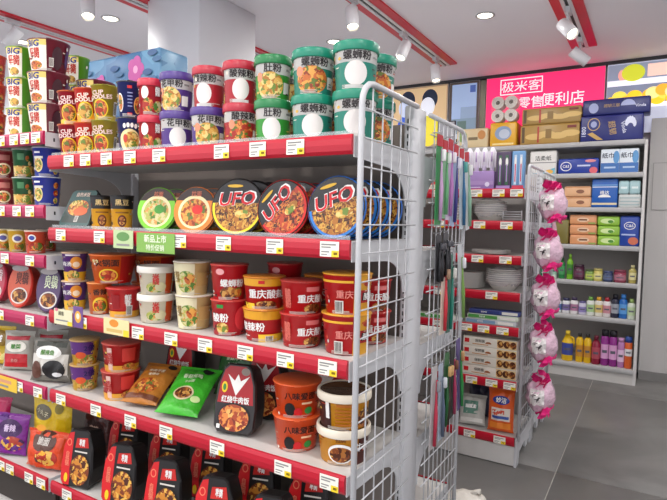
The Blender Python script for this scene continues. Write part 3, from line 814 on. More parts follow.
KIND['bowl_beef_back'] = lambda: cup_parts(0.058, 0.0665, 0.092, mat('#e0981c', 0.35), mat('#e9dfcc', 0.4), lambda P: (
    P.rect(-1.8, -0.55, 0.0, 0.88, mat('#3a1612', 0.4), 10, 1), P.rect(-0.8, -0.62, 0.3, 0.75, WHITE, 3, 1), P.ell(0.95, 0.32, 0.4, 0.28, F_BR, 18),
    P.rect(-0.3, 0.5, 0.66, 0.74, mat('#b0641c', 0.4), 6, 1), [P.rect(-0.35, 0.5, 0.14 + 0.1 * k, 0.19 + 0.1 * k, mat('#b0641c', 0.4), 5, 1) for k in range(5)]), 'plastic', top=mat('#5c3c26', 0.2))

ALLC = []
def cup(kind, label, px, yfront, z, r, name='noodle_cup', cat='noodle cup', group=None, du=0.0, X=None, spin=0.0):
    """stand a cup on a shelf: front at yfront, in the column of the photo it was measured in"""
    Y = yfront + r
    x = X if X is not None else X_at(px, Y, z + 0.05)
    key, fn = kind if isinstance(kind, tuple) else (kind, KIND[kind])
    return make(key, fn, name, label, cat, (x, Y, z), face_cam(x, Y) + spin, group)

# ------------------------------------------------------------------ top shelf of the noodle rack
g1 = 'noodle cups stacked two high on the top shelf'
YC = 1.122
def pair(kU, kL, px_u, px_l, r, h, lab, X=None, labU=None, yf=YC, z=Z1, grp=g1, nm='noodle_cup', cat='noodle cup'):
    a = cup(kL, 'lower ' + lab, px_l, yf, z + 0.0005, r, nm, cat, grp, X=X)
    b = cup(kU, 'upper ' + (labU or lab), px_u, yf, z + 0.0005 + h, r, nm, cat, grp, X=X)
pair('cup_red', 'cup_red', 63.5, 66.5, 0.0445, 0.1132, 'dark red noodle cup with orange lid beside the orange cups', X=-1.766)
pair('cup_orange', 'cup_orange', 88, 90, 0.0445, 0.1132, 'orange-red noodle cup squeezed between dark red and olive cups', X=-1.674)
pair('cup_olive', 'cup_olive', 106.5, 106.5, 0.0445, 0.1132, 'olive gold noodle cup with pale lettering', X=-1.582)
pair('cup_navy', 'cup_navy_front', 130, 130, 0.0415, 0.1122, 'navy noodle cup with oval food picture, grey lid', labU='navy noodle cup showing its side panel, grey lid')
pair('cup_redlid', 'cup_redlid', 151, 151, 0.040, 0.1102, 'slim red noodle cup with ribbed red lid')
pair(fam(variant='picture', ut=-0.45, **PURP), fam(variant='oval', ut=0.05, **PURP), 177, 177, 0.052, 0.1141, 'purple-lidded rice noodle cup with plain white oval', labU='purple-lidded rice noodle cup with noodle picture on top')
pair(fam(variant='oval', ut=-0.4, **REDF), fam(variant='picture', ut=0.05, **PURP), 209, 208, 0.050, 0.1141, 'purple-lidded rice noodle cup with noodle picture under a red one', labU='red-lidded rice noodle cup with characters to one side')
pair(fam(variant='oval', ut=0.05, **REDF), fam(variant='picture', ut=0.2, **REDF), 240, 240, 0.0495, 0.1141, 'red-lidded rice noodle cup with red food picture', labU='red-lidded rice noodle cup with centred white oval')
pair(fam(variant='picture', ut=-0.1, **GREEN), fam(variant='oval', ut=-0.1, **GREEN), 273, 273, 0.0525, 0.1141, 'green-lidded rice noodle cup with plain white oval', labU='green-lidded rice noodle cup with noodle picture')
pair(fam(variant='picture', ut=0.0, **TEAL), fam(variant='oval', ut=0.0, **TEAL), 313.5, 312.5, 0.058, 0.1141, 'teal-lidded rice noodle cup beside the green-lidded cup', labU='teal-lidded rice noodle cup with noodle picture')
pair(fam(variant='oval', ut=0.0, **TEAL), fam(variant='oval', ut=0.0, **TEAL), 358, 356, 0.058, 0.1141, 'teal-lidded rice noodle cup behind the wire corner post', X=-0.647)
pair(fam(variant='picture', ut=0.25, **TEAL), fam(variant='picture', ut=0.25, **TEAL), 387, 385, 0.058, 0.1141, 'teal-lidded rice noodle cup in the back row behind the wire panel', X=-0.655, yf=1.243)
for x_, kk, nm_ in ((-0.79, TEAL, 'teal'), (-0.925, GREEN, 'green'), (-1.05, REDF, 'red'), (-1.18, PURP, 'purple')):
    for lv in (0, 1):
        cup(fam(variant='picture', ut=0.0, **kk), '%s %s-lidded rice noodle cup in the back row' % (('lower', 'upper')[lv], nm_), 0, 1.25, Z1 + 0.0005 + lv * 0.1141, 0.057, group=g1, X=x_)

# ------------------------------------------------------------------ buckets on the next bay
def stack(kind, lab, px, yf, z, r, h, n, grp, nm='noodle_bucket', X=None, levels=None):
    lv = levels or {1: ('',), 2: ('lower ', 'upper '), 3: ('bottom ', 'middle ', 'top ')}[n]
    for k in range(n):
        cup(kind, lv[k] + lab, px, yf, z + 0.0005 + k * h, r, nm, 'noodle cup', grp, X=X)
gB1 = 'noodle buckets stacked three high on the top shelf of the next bay'
stack('bucket_maroon', 'wide maroon and cream noodle bucket of its stack', 49, 1.122, ZB1, 0.072, 0.1132, 3, gB1)
stack('bucket_green', 'green and cream noodle bucket stacked beside the maroon buckets', 20.5, 1.135, ZB1, 0.049, 0.1132, 3, gB1)
stack('bucket_orange', 'red-orange noodle bucket stacked beyond the green buckets', -7, 1.135, ZB1, 0.049, 0.1132, 3, gB1)
stack('bucket_green', 'green noodle bucket stacked in the back row behind the maroon ones', 77, 1.31, ZB1, 0.049, 0.1132, 3, gB1)
stack('bucket_maroon', 'maroon noodle bucket in the back row behind the olive cups', 96, 1.28, ZB1, 0.072, 0.1132, 2, gB1)
gB2 = 'noodle buckets stacked on the second shelf of the next bay'
stack('bucket_blue', 'blue noodle bucket with yellow food oval', 47, 1.122, ZB2, 0.0495, 0.1052, 2, gB2)
stack('bucket_dkgreen', 'dark green noodle bucket beside the blue one', 24, 1.122, ZB2, 0.041, 0.1052, 2, gB2)
stack('bucket_dkred', 'dark red noodle bucket beside the dark green one', 4.5, 1.122, ZB2, 0.041, 0.1052, 2, gB2)
gB3 = 'small cups on the third shelf of the next bay'
for px_, kk, lb in ((36, 'cup_red_small', 'small red noodle cup at the end of its row, white badge'), (17.5, 'cup_yellow_small', 'small yellow noodle cup beside the small red one'),
                    (3, 'cup_yellow_small', 'small yellow noodle cup second from the small red one')):
    cup(kk, lb, px_, 1.122, ZB3 + 0.0005, 0.04, group=gB3)
cup('cup_red_small', 'small red noodle cup standing behind the end one', 47, 1.22, ZB3 + 0.0005, 0.04, group=gB3)

# ------------------------------------------------------------------ second shelf: cups, third shelf bowls, fourth shelf bowls
g2 = 'gold and black cups on the second shelf'
cup('cup_goldblack', 'gold cup with black collar beside the leaning black tray', 102, 1.125, Z2 + 0.0005, 0.0385, group=g2)
cup('cup_goldblack', 'gold cup with black collar beside the green-rimmed bowl', 122, 1.125, Z2 + 0.0005, 0.0385, group=g2)
g3 = 'noodle bowls stacked two high on the third shelf'
def bowls(kU, kL, pu, pl, r, h, lab, X=None, labU=None, z=Z3, grp=g3, yf=1.125):
    cup(kL, 'lower ' + lab, pl, yf, z + 0.0005, r, 'noodle_bowl', 'noodle bowl', grp, X=X)
    cup(kU, 'upper ' + (labU or lab), pu, yf, z + 0.0005 + h, r, 'noodle_bowl', 'noodle bowl', grp, X=X)
bowls('cup_purple', 'cup_purple', 75, 75, 0.044, 0.1002, 'purple and yellow noodle cup beside the orange ones')
cup('cup_orange_tall', 'orange noodle cup under the wide orange bowl', 100, 1.125, Z3 + 0.0005, 0.042, group=g3)
cup('bowl_red_side', 'red noodle bowl with barcode under the wide orange bowl', 124.5, 1.128, Z3 + 0.0005, 0.059, 'noodle_bowl', 'noodle bowl', g3)
cup('bowl_orange', 'wide orange noodle bowl resting on an orange cup and red bowl', 113, 1.122, Z3 + 0.1062, 0.0745, 'noodle_bowl', 'noodle bowl', g3)
bowls('bowl_white', 'bowl_white', 156.5, 156.5, 0.0585, 0.088, 'white-lidded cream noodle bowl with red characters')
bowls('bowl_cream', 'bowl_cream', 192, 194, 0.0565, 0.1002, 'tan and cream noodle bowl with soup picture')
bowls('bowl_redA', 'bowl_redB', 229.5, 229.5, 0.0555, 0.1002, 'red noodle bowl with green mark', labU='red noodle bowl with white characters across its middle')
bowls('bowl_cqA', 'bowl_cqB', 267, 267, 0.060, 0.0872, 'red and gold noodle bowl with barcode', labU='red and gold noodle bowl with large white characters', X=-0.923)
bowls('bowl_cqred', 'bowl_cqred', 308, 308.5, 0.060, 0.0862, 'plain red noodle bowl beside the red and gold ones', X=-0.797)
bowls('bowl_corner', 'bowl_corner', 350, 350, 0.068, 0.1002, 'red and gold bucket in the corner by the wire panel', X=-0.665)
for lv in (0, 1):
    cup('bowl_cqred', '%s red noodle bowl in the back row behind the wire panel' % ('lower', 'upper')[lv], 0, 1.27, Z3 + 0.0005 + lv * 0.0862, 0.06, 'noodle_bowl', 'noodle bowl', g3, X=-0.668)
    cup('bowl_cqA', '%s red and gold noodle bowl in the back row' % ('lower', 'upper')[lv], 0, 1.265, Z3 + 0.0005 + lv * 0.0872, 0.06, 'noodle_bowl', 'noodle bowl', g3, X=-0.815)
    cup('bowl_redA', '%s red noodle bowl in the back row behind gold ones' % ('lower', 'upper')[lv], 0, 1.265, Z3 + 0.0005 + lv * 0.1002, 0.06, 'noodle_bowl', 'noodle bowl', g3, X=-0.955)
    cup('bowl_orange', '%s wide orange noodle bowl in the back row' % ('lower', 'upper')[lv], 0, 1.275, Z3 + 0.0005 + lv * 0.0952, 0.074, 'noodle_bowl', 'noodle bowl', g3, X=-1.56)
g4 = 'noodle bowls stacked two high on the fourth shelf'
bowls('bowl_yp', 'bowl_yp', 85, 85, 0.05, 0.0882, 'yellow and purple noodle bowl', z=Z4, grp=g4)
bowls('bowl_redC', 'bowl_redC', 122, 121, 0.064, 0.0942, 'red noodle bowl with gold foot beside the yellow one', z=Z4, grp=g4)
bowls('bowl_fire', 'bowl_fire', 300.5, 298.5, 0.067, 0.0902, 'orange noodle bowl with black characters', X=-0.812, z=Z4, grp=g4)
bowls('bowl_beef_back', 'bowl_beef', 349, 349, 0.0725, 0.0897, 'yellow beef noodle bowl with cream lid', X=-0.669, z=Z4, grp=g4, labU='yellow and brown noodle bowl with cream lid turned sideways')

# ================================================================== FLAT AND SOFT PACKAGES
def circle(R, n=36, cz=None):
    cz = R if cz is None else cz
    return [(R * math.cos(2 * math.pi * k / n), cz + R * math.sin(2 * math.pi * k / n)) for k in range(n)]
def flat_f(u, v, off): return (u, -off, v)
def slab_parts(outline, depth, mt, art, name='box_body', bev=0.004, back=1.0, mside=None, base=0.0004, squeeze=1.0):
    out = [(name, MB().slab(outline, depth, mt, bev, back, mside).mesh(name))]
    P = Print((lambda u, v, off: (u * squeeze, -off, v * (0.97 if squeeze < 1 else 1))), 1, 1, base); art(P)
    return out + P.parts()
def disc_parts(R, rim, art, roll=0.0, depth=0.062, back=0.7, lidc='#1c1a1c'):
    """round noodle bowl standing on its edge: bowl, rim, flat printed lid"""
    bowl = MB().slab(circle(R * 0.97, 36, R), depth, mat('#26221f', 0.35), 0.001, back)
    b2 = MB(); n = 36
    ring = [(R, 0.0), (R, 0.006)]
    b2.slab(circle(R, 40), 0.0055, mat(lidc, 0.25), 0.0035, 1.0, mat(rim, 0.3))
    out = [('bowl_body', bowl.mesh('bowl_body')), ('lid', b2.mesh('lid'))]
    cr, sr = math.cos(roll), math.sin(roll)
    P = Print(lambda u, v, off: (u * cr - v * sr, -off, R + u * sr + v * cr), 1, 1, 0.0004)
    art(P, R)
    return out + P.parts()
def lid_ufo(col_ring, pic):
    def art(P, R):
        P.ell(0, 0, R * 0.93, R * 0.93, mat('#262426', 0.25), 32)
        P.ell(0, 0, R * 0.93, R * 0.93, mat(col_ring, 0.35), 24, 172, 368)
        P.ell(0, -0.01 * R, R * 0.84, R * 0.84, pic, 24, 170, 370)
        P.text('UFO', 0, R * 0.27, R * 0.46, WHITE, bold=0.07, shear=0.2, wide=1.1, rot=0.06); P.off += 0.0008
        P.text('UFO', 0, R * 0.27, R * 0.44, mat('#d01822', 0.35), bold=0.03, shear=0.2, wide=1.1, rot=0.06)
        P.ell(-0.1 * R, 0.72 * R, 0.3 * R, 0.055 * R, mat('#e0b030', 0.4), 14)
        P.ell(0.25 * R, -0.25 * R, 0.3 * R, 0.15 * R, F_YE, 16)
    return art
def lid_soup(rim, pic, hl):
    def art(P, R):
        P.ell(0, 0, R * 0.95, R * 0.95, mat(rim, 0.35), 32)
        P.ell(0, 0, R * 0.95, R * 0.95, mat('#2e1a16', 0.35), 22, 25, 155)
        P.ell(0, -0.08 * R, R * 0.74, R * 0.70, mat('#ecdca8', 0.4), 28)
        P.ell(0, -0.1 * R, R * 0.62, R * 0.58, pic, 28)
        P.ell(0.15 * R, 0.02 * R, R * 0.25, R * 0.2, mat(hl, 0.4), 16)
        P.text('拉面', 0.05 * R, 0.68 * R, 0.22 * R, mat('#c06a50', 0.4), bold=0.03)
    return art
g2d = 'round noodle bowls standing on edge on the second shelf'
def disc(key, R, fn, label, px, y, lean=8, rz=10, X=None, grp=g2d):
    x = X if X is not None else X_at(px, y, Z2 + R)
    make(key, fn, 'noodle_bowl', label, 'noodle bowl', (x, y, Z2 + 0.001), math.radians(rz), grp, rx=-math.radians(lean))
D_GRE = lambda: disc_parts(0.07, '#6db52c', lid_soup('#7cc832', F_GR, '#3f8a2c'))
D_ORA = lambda: disc_parts(0.07, '#d8742c', lid_soup('#e8822c', F_OR, '#d0261e'))
D_UY = lambda: disc_parts(0.080, '#1a181a', lid_ufo('#f0d428', F_NOO))
D_UR = lambda: disc_parts(0.077, '#c01c1c', lid_ufo('#d0241c', F_NOR), roll=0.85)
D_UB = lambda: disc_parts(0.080, '#1f5fae', lid_ufo('#2a78c8', F_NOO), roll=0.3)
for k, (key, R, fn, lab, px_, X_, n, rz_, ln) in enumerate((('d_gre', 0.07, D_GRE, 'round bowl with bright green rim and soup picture', 154, None, 2, 14, 10), ('d_ora', 0.07, D_ORA, 'round bowl with orange rim and soup picture', 192, None, 2, 14, 10),
                                     ('d_uy', 0.080, D_UY, 'black lidded fried noodle bowl with yellow-rimmed picture', 235, None, 3, 14, 8), ('d_ur', 0.077, D_UR, 'black and red fried noodle bowl turned askew', 0, -0.832, 3, 6, 8),
                                     ('d_ub', 0.080, D_UB, 'black lidded fried noodle bowl with blue rim', 0, -0.671, 4, 4, 8))):
    for q in range(n):
        xx = X_ if X_ is not None else X_at(px_, 1.128, Z2 + R)
        disc(key, R, fn, lab if q == 0 else lab + ', %s behind the front one' % ('first', 'second', 'third')[q - 1], 0, 1.128 + 0.071 * q, ln, rz_, X=xx - (0.004 * q if X_ is None else 0))
# black tray leaning at the end of the second shelf
def tray_art(P):
    P.poly([(-0.066, 0.012), (0.066, 0.012), (0.06, 0.094), (-0.06, 0.094)], mat('#3a4440', 0.35))
    P.ell(-0.005, 0.068, 0.05, 0.03, F_OR, 22); P.ell(0.012, 0.055, 0.034, 0.016, mat('#d8602c', 0.4), 16); P.ell(-0.015, 0.085, 0.03, 0.012, F_YE, 14)
    P.text('自热米饭', 0, 0.118, 0.016, mat('#e0c8b8', 0.4)); barcode(P, 0.005, 0.026, 0.009, 0.011)
make('tray', lambda: slab_parts([(-0.072, 0), (0.072, 0), (0.075, 0.012), (0.064, 0.128), (0.052, 0.138), (-0.052, 0.138), (-0.064, 0.128), (-0.075, 0.012)], 0.045, mat('#3c5a58', 0.3), tray_art, 'tray_body', 0.004, 0.85, mat('#1c2224', 0.35)),
     'meal_tray', 'black trapezoid meal tray with food picture leaning back on its shelf', 'meal tray', (-1.708, 1.13, Z2 + 0.011), math.radians(5), None, rx=-math.radians(24))

# self-heating boxes on the bottom shelf and the red one on the fourth shelf
OCT = [(x * 0.84, z * 0.97) for x, z in [(-0.06, 0), (0.06, 0), (0.074, 0.016), (0.079, 0.07), (0.072, 0.14), (0.05, 0.19), (0.036, 0.2), (-0.036, 0.2), (-0.05, 0.19), (-0.072, 0.14), (-0.079, 0.07), (-0.074, 0.016)]]
def hot_art(P):
    P.poly([(-0.058, 0.006), (-0.028, 0.006), (-0.024, 0.19), (-0.046, 0.185), (-0.068, 0.138), (-0.074, 0.07), (-0.07, 0.02)], mat('#d01a20', 0.35))
    P.ell(-0.044, 0.152, 0.012, 0.013, mat('#e88060', 0.4), 16); P.ell(-0.044, 0.152, 0.0085, 0.0095, mat('#d01a20', 0.35), 16)
    P.text('自\n热\n锅', -0.047, 0.095, 0.05, mat('#e87a60', 0.4)); P.ell(-0.046, 0.03, 0.009, 0.016, YEL, 14)
    P.poly([(-0.012, 0.136), (0.055, 0.142), (0.046, 0.176), (-0.008, 0.17)], mat('#c8241e', 0.35))
    P.text('香辣\n牛肉', 0.02, 0.156, 0.024, WHITE, bold=0.03)
    P.rect(-0.012, 0.05, 0.122, 0.127, mat('#d8d0c8', 0.4), 2, 1)
    P.ell(0.02, 0.062, 0.05, 0.056, mat('#2a1a12', 0.4), 24); P.ell(0.02, 0.062, 0.047, 0.052, food('#c8802c', '#7a3414', '#e0b050', '#4f2010', 95), 24)
HOT = lambda: slab_parts(OCT, 0.072, mat('#1d1a1b', 0.3), hot_art, 'box_body', 0.005, 0.92, squeeze=0.84)
g5 = 'black and red self-heating meal boxes on the bottom shelf'
for k, (x_, lb) in enumerate(((-1.672, 'black and red self-heating meal box beside the orange bag'), (-1.452, 'black and red self-heating meal box second from the orange bag'),
                              (-1.25, 'black and red self-heating meal box third from the orange bag'), (-1.045, 'black and red self-heating meal box fourth from the orange bag'),
                              (-0.85, 'black and red self-heating meal box nearest the wire panel'))):
    make('hot', HOT, 'self_heating_meal_box', lb, 'meal box', (x_, 1.104, Z5 + 0.006), math.radians(13), g5, rx=-math.radians(9))
    make('hot', HOT, 'self_heating_meal_box', lb + ', back row', 'meal box', (x_ + 0.01, 1.285, Z5 + 0.006), math.radians(16), g5, rx=-math.radians(9))
def redbox_art(P):
    P.poly([(-0.066, 0.085), (0.066, 0.085), (0.06, 0.14), (0.046, 0.18), (0.03, 0.192), (-0.03, 0.192), (-0.046, 0.18), (-0.06, 0.14)], mat('#a8141e', 0.35))
    P.poly([(0.0, 0.108), (0.046, 0.166), (0.014, 0.15), (0.004, 0.17), (-0.008, 0.15), (-0.034, 0.168)], WHITE)
    P.ell(0.03, 0.178, 0.016, 0.011, mat('#8a7a70', 0.4), 14); P.ell(-0.043, 0.13, 0.011, 0.016, YEL, 14); P.ell(-0.043, 0.13, 0.006, 0.01, mat('#3f8a3c', 0.4), 12)
    P.text('红烧牛肉饭', 0, 0.096, 0.019, WHITE, bold=0.04)
    P.ell(0, 0.046, 0.06, 0.042, mat('#140e0e', 0.4), 26); P.ell(0, 0.045, 0.055, 0.038, food('#a8421c', '#d8843c', '#7a2412', '#e8b060', 100), 26)
    P.rect(-0.06, -0.048, 0.012, 0.024, WHITE, 1, 1)
RBX = lambda: slab_parts(OCT, 0.07, mat('#241c1c', 0.3), redbox_art, 'box_body', 0.005, 0.92, squeeze=0.84)
make('redbox', RBX, 'self_heating_meal_box', 'black and red rice meal box with white triangle beside the green bag', 'meal box', (-0.992, 1.135, Z4 + 0.008), math.radians(14), None, rx=-math.radians(11))
make('redbox', RBX, 'self_heating_meal_box', 'black and red rice meal box hidden behind the one beside the green bag', 'meal box', (-1.0, 1.27, Z4 + 0.008), math.radians(14), None, rx=-math.radians(11))
for x_, lb in ((-0.82, 'black and red rice meal box behind the orange bowls'), (-1.42, 'black and red rice meal box behind the tan bag')):
    make('redbox', RBX, 'self_heating_meal_box', lb, 'meal box', (x_, 1.335, Z4 + 0.003), math.radians(6), None, rx=-math.radians(6))
# oval trays on the fourth shelf of the next bay
OVAL = [(0.053 * math.cos(2 * math.pi * k / 32), 0.086 + 0.086 * math.sin(2 * math.pi * k / 32)) for k in range(32)]
def oval_parts(c, c2, tc):
    def art(P):
        P.ell(0, 0.086, 0.046, 0.079, mat(c2, 0.35), 30); P.ell(0.003, 0.046, 0.035, 0.031, mat('#d8d2cc', 0.4), 22); P.ell(0.003, 0.046, 0.03, 0.026, F_BR, 22)
        P.text('自热\n火锅', 0.008, 0.112, 0.046, mat(tc, 0.4), bold=0.02); P.ell(-0.005, 0.15, 0.035, 0.012, mat('#b8b0b0', 0.4), 16)
    return lambda: slab_parts(OVAL, 0.06, mat(c, 0.3), art, 'tray_body', 0.005, 0.88)
gB4 = 'oval hot pot trays on the fourth shelf of the next bay'
for key, c, c2, tc, px_, lb in (('ovr', '#d8382a', '#c85a40', '#5a2a24', 16.5, 'red oval hot pot tray standing on end'), ('ovp', '#3c2048', '#584468', '#d8e0c0', 45.5, 'dark purple oval hot pot tray standing on end'),
                                ('ovk', '#c8304c', '#b84858', '#e8d0d0', -9, 'pink-red oval hot pot tray standing on end')):
    make(key, oval_parts(c, c2, tc), 'hot_pot_tray', lb, 'meal tray', (X_at(px_, 1.135, ZB4 + 0.08), 1.135, ZB4 + 0.004), math.radians(22), gB4, rx=-math.radians(11))

def bag_parts(w, h, T, mt, art=None, seed=1, name='bag_body', crimp_mat=None, wrinkle=0.16, pinch=0.0):
    def g(q):
        if q > 0.93 or q < 0.03: return 0.0
        s = (q - 0.03) / 0.9
        return max(0.0, math.sin(math.pi * (s * 0.86 + 0.07 + 0.07 * (1 - s)))) ** 0.5
    def t(u, v):
        q = v / h; a = min(1.0, abs(2 * u / w))
        d = T / 2 * (1 - a ** 2.6) ** 0.6 * g(q)
        d += T * wrinkle * (1 - a ** 4) * (g(q) > 0) * noise.noise(Vector((u * 32, v * 26, seed)))
        return max(0.0008, d)
    def x(u, v):
        q = v / h
        return u * (1 - 0.07 * g(q) - pinch * max(0, q - 0.5)) + 0.0
    b = MB(); nu, nv = 16, 20
    for s, inv in ((-1, False), (1, True)):
        vs = []; fs = []
        for j in range(nv + 1):
            for i in range(nu + 1):
                u = -w / 2 + w * i / nu; v = h * j / nv
                vs.append((x(u, v), s * t(u, v), v + 0.004 * noise.noise(Vector((u * 40, seed, v * 9))) * (j in (nv,))))
        for j in range(nv):
            for i in range(nu):
                a = j * (nu + 1) + i
                q = (a, a + 1, a + nu + 2, a + nu + 1)
                fs.append(tuple(reversed(q)) if inv else q)
        b.add(vs, fs, mt, True)
    out = [(name, b.mesh(name))]
    cr = MB()
    for v0, v1 in ((h * 0.94, h * 1.0),):
        for k in range(3):
            z = v0 + (v1 - v0) * (k + 0.5) / 3
            cr.box(-w / 2, w / 2, -0.0018, 0.0018, z - 0.0012, z + 0.0012, crimp_mat or mt)
    cm = cr.mesh('crimped_seal'); out.append(('crimped_seal', cm))
    if art:
        P = Print(lambda u, v, off: (x(u, v), -t(u, v) - off * 2.2, v), 1, 1, 0.0006)
        art(P); out += P.parts()
    return out
def FOIL(c): return mat(c, 0.28, 0.0, 0.5, 45.0)
def bag(key, fn, label, X, Y, z, rz=10, lean=10, T=0.05, name='snack_bag', cat='snack bag', grp=None, lift=0.0):
    make(key, fn, name, label, cat, (X, Y + T / 2, z + T / 2 * math.sin(math.radians(lean)) * 0.85 + 0.001 + lift), math.radians(rz), grp, rx=-math.radians(lean))
def tan_art(P):
    P.text('牛肉干面', 0.0, 0.128, 0.014, mat('#f4e8d0', 0.4), bold=0.03, rot=0.1); P.text('香辣味', 0.0, 0.108, 0.012, mat('#f4e8d0', 0.4), rot=0.1)
    P.ell(0, 0.06, 0.045, 0.03, F_OR, 20); P.ell(0.045, 0.152, 0.016, 0.01, BLACK, 14)
    P.rect(-0.066, 0.066, 0.008, 0.026, mat('#6a3418', 0.4), 10, 2)
def grn_art(P):
    P.text('香菇炖鸡', 0.0, 0.132, 0.016, mat('#e0f0c8', 0.4), bold=0.03, rot=0.1); P.text('干拌面', 0.0, 0.11, 0.012, mat('#e0f0c8', 0.4), rot=0.1)
    P.ell(0.0, 0.066, 0.036, 0.026, mat('#d8c8a0', 0.4), 20); P.ell(0.0, 0.066, 0.03, 0.021, F_BR, 20); P.ell(0.05, 0.05, 0.016, 0.012, mat('#d0e8a0', 0.4), 14); P.ell(0.04, 0.162, 0.018, 0.012, BLACK, 14)
bag('tanbag', lambda: bag_parts(0.135, 0.175, 0.045, FOIL('#b8742c'), tan_art, 3), 'tan foil noodle bag reclining between red bowls and green bag', -1.385, 1.115, Z4, 14, 60, 0.045, grp=None)
bag('grnbag', lambda: bag_parts(0.15, 0.185, 0.045, FOIL('#3fae2c'), grn_art, 5), 'bright green foil noodle bag reclining beside the tan bag', -1.215, 1.112, Z4, 14, 57, 0.045)
bag('dkgrnbag', lambda: bag_parts(0.16, 0.2, 0.055, FOIL('#1f5a26'), grn_art, 6), 'dark green foil noodle bag standing behind the bright green one', -1.2, 1.345, Z4, 4, 14, 0.055)
def puf_art(c1, c2, c3, txt, tc='#ffffff'):
    def art(P):
        P.ell(0.0, 0.1, 0.056, 0.036, mat(c1, 0.35), 22); P.text(txt, 0.0, 0.102, 0.026, mat(tc, 0.4), bold=0.04)
        P.ell(0.02, 0.045, 0.05, 0.028, food(c2, c3, c1, '#e0b050', 60), 20); P.ell(-0.04, 0.14, 0.022, 0.012, mat(c3, 0.4), 14)
    return art
gBag = 'snack bags on the bottom shelf beside the black boxes'
bag('purbag', lambda: bag_parts(0.145, 0.155, 0.045, FOIL('#7a1e8a'), puf_art('#3c1050', '#a83c2c', '#5a2a7a', '香辣', '#d8c0e0'), 8), 'purple snack bag beside the orange snack bag', -2.115, 1.106, Z5, 20, 10, 0.05, grp=gBag)
bag('magbag', lambda: bag_parts(0.16, 0.18, 0.05, FOIL('#b01450'), puf_art('#7a1038', '#c83c2c', '#d86a8a', '辣条'), 9), 'magenta snack bag beyond the purple one', -2.3, 1.125, Z5, 24, 10, 0.05, grp=gBag)
bag('orabag', lambda: bag_parts(0.19, 0.135, 0.07, FOIL('#d8451a'), puf_art('#5a3a30', '#a8281c', '#e8a02c', '脆面', '#c8c0b8'), 10), 'bulging orange snack bag beside the black meal boxes', -1.89, 1.106, Z5, 14, 8, 0.07, grp=gBag)
bag('yelbag', lambda: bag_parts(0.2, 0.235, 0.05, FOIL('#e0be1c'), lambda P: (P.ell(-0.03, 0.17, 0.045, 0.03, mat('#6a6450', 0.35), 20), P.text('小丸子', -0.03, 0.17, 0.02, mat('#e8e0c0', 0.4), rot=-0.3), P.ell(0.05, 0.19, 0.02, 0.02, mat('#8a7a2c', 0.4), 14)), 11), 'yellow snack bag standing behind the orange one', -1.985, 1.196, Z5, 12, 2, 0.05, grp=gBag)
bag('dkbag', lambda: bag_parts(0.17, 0.2, 0.05, FOIL('#4a2420'), puf_art('#2a1414', '#7a3018', '#4a1a10', '麻辣', '#b89a8a'), 12), 'dark brown snack bag behind the orange one, near black boxes', -1.85, 1.3, Z5, 4, 4, 0.05, grp=gBag)
def clear_art(P):
    P.rect(-0.05, 0.05, 0.012, 0.062, mat('#b81420', 0.3), 10, 3); P.rect(-0.05, 0.05, 0.115, 0.14, mat('#b02030', 0.3), 10, 2)
    P.ell(0, 0.09, 0.045, 0.022, mat('#e0dcd0', 0.4), 20); P.text('酸菜', 0, 0.09, 0.018, mat('#3f8a2c', 0.4), bold=0.04); P.text('鱼粉', 0, 0.037, 0.014, mat('#d89088', 0.4))
def bw_art(P):
    P.rect(-0.075, 0.075, 0.004, 0.1, mat('#c8c4bc', 0.35), 10, 4); P.rect(-0.06, 0.065, 0.125, 0.143, mat('#33362c', 0.35), 8, 1)
    P.ell(-0.005, 0.105, 0.055, 0.024, WHITE, 22); P.text('酸辣鱼', -0.005, 0.105, 0.018, mat('#4f8a2c', 0.4), bold=0.04)
    P.ell(0.025, 0.045, 0.044, 0.034, BLACK, 20); P.ell(-0.048, 0.042, 0.024, 0.032, mat('#5a3426', 0.4), 18); P.ell(0.04, 0.028, 0.02, 0.008, mat('#d8d8d8', 0.4), 12)
gB5 = 'bags on the fifth shelf of the next bay'
bag('clrbag', lambda: bag_parts(0.125, 0.15, 0.045, FOIL('#a8a49a'), clear_art, 14), 'clear and red bag of fish noodles on the fifth shelf', -2.115, 1.14, ZB5, 26, 9, 0.045, grp=gB5)
bag('clrbag', lambda: None, 'clear and red bag of fish noodles behind the other red one', -2.035, 1.225, ZB5, 26, 9, 0.045, grp=gB5)
bag('bwbag', lambda: bag_parts(0.165, 0.155, 0.05, FOIL('#6a665e'), bw_art, 15), 'grey bag with white oval and black print beside the yellow bowls', -1.868, 1.12, ZB5, 22, 9, 0.05, grp=gB5)
bag('ylbag2', lambda: bag_parts(0.13, 0.15, 0.05, FOIL('#d8b428'), puf_art('#8a6a18', '#b89a20', '#e0d080', '米线'), 16), 'yellow bag on the fifth shelf beyond the red bags', -2.26, 1.14, ZB5, 26, 9, 0.05, grp=gB5)

# ------------------------------------------------------------------ promotion cards clipped to the price strips
def card(key, w, h, c, art, label, px, z, dy=0.0):
    x = X_at(px, YF - 0.02, z)
    make(key, lambda: slab_parts([(-w / 2, 0), (w / 2, 0), (w / 2, h), (-w / 2, h)], 0.0015, mat(c, 0.4), art, 'card', 0.0004, base=0.0002), 'promotion_card', label, 'promotion card', (x, YF - 0.0165 - dy, z), 0, None)
card('c_green', 0.16, 0.058, '#7fae4c', lambda P: (P.text('新品上市', 0, 0.041, 0.022, mat('#eef4dc', 0.4), bold=0.03), P.text('特价促销', 0, 0.015, 0.018, mat('#eef4dc', 0.4))), 'green promotion card with white characters clipped under the green-rimmed bowl', 154, Z2 - 0.057)
card('c_pale', 0.09, 0.055, '#b8cc98', lambda P: (P.ell(0, 0.036, 0.03, 0.014, mat('#5f8f4c', 0.4), 16), P.rect(-0.03, 0.03, 0.008, 0.014, GREY, 2, 1)), 'pale green promotion card clipped under the gold and black cups', 122, Z2 - 0.05)
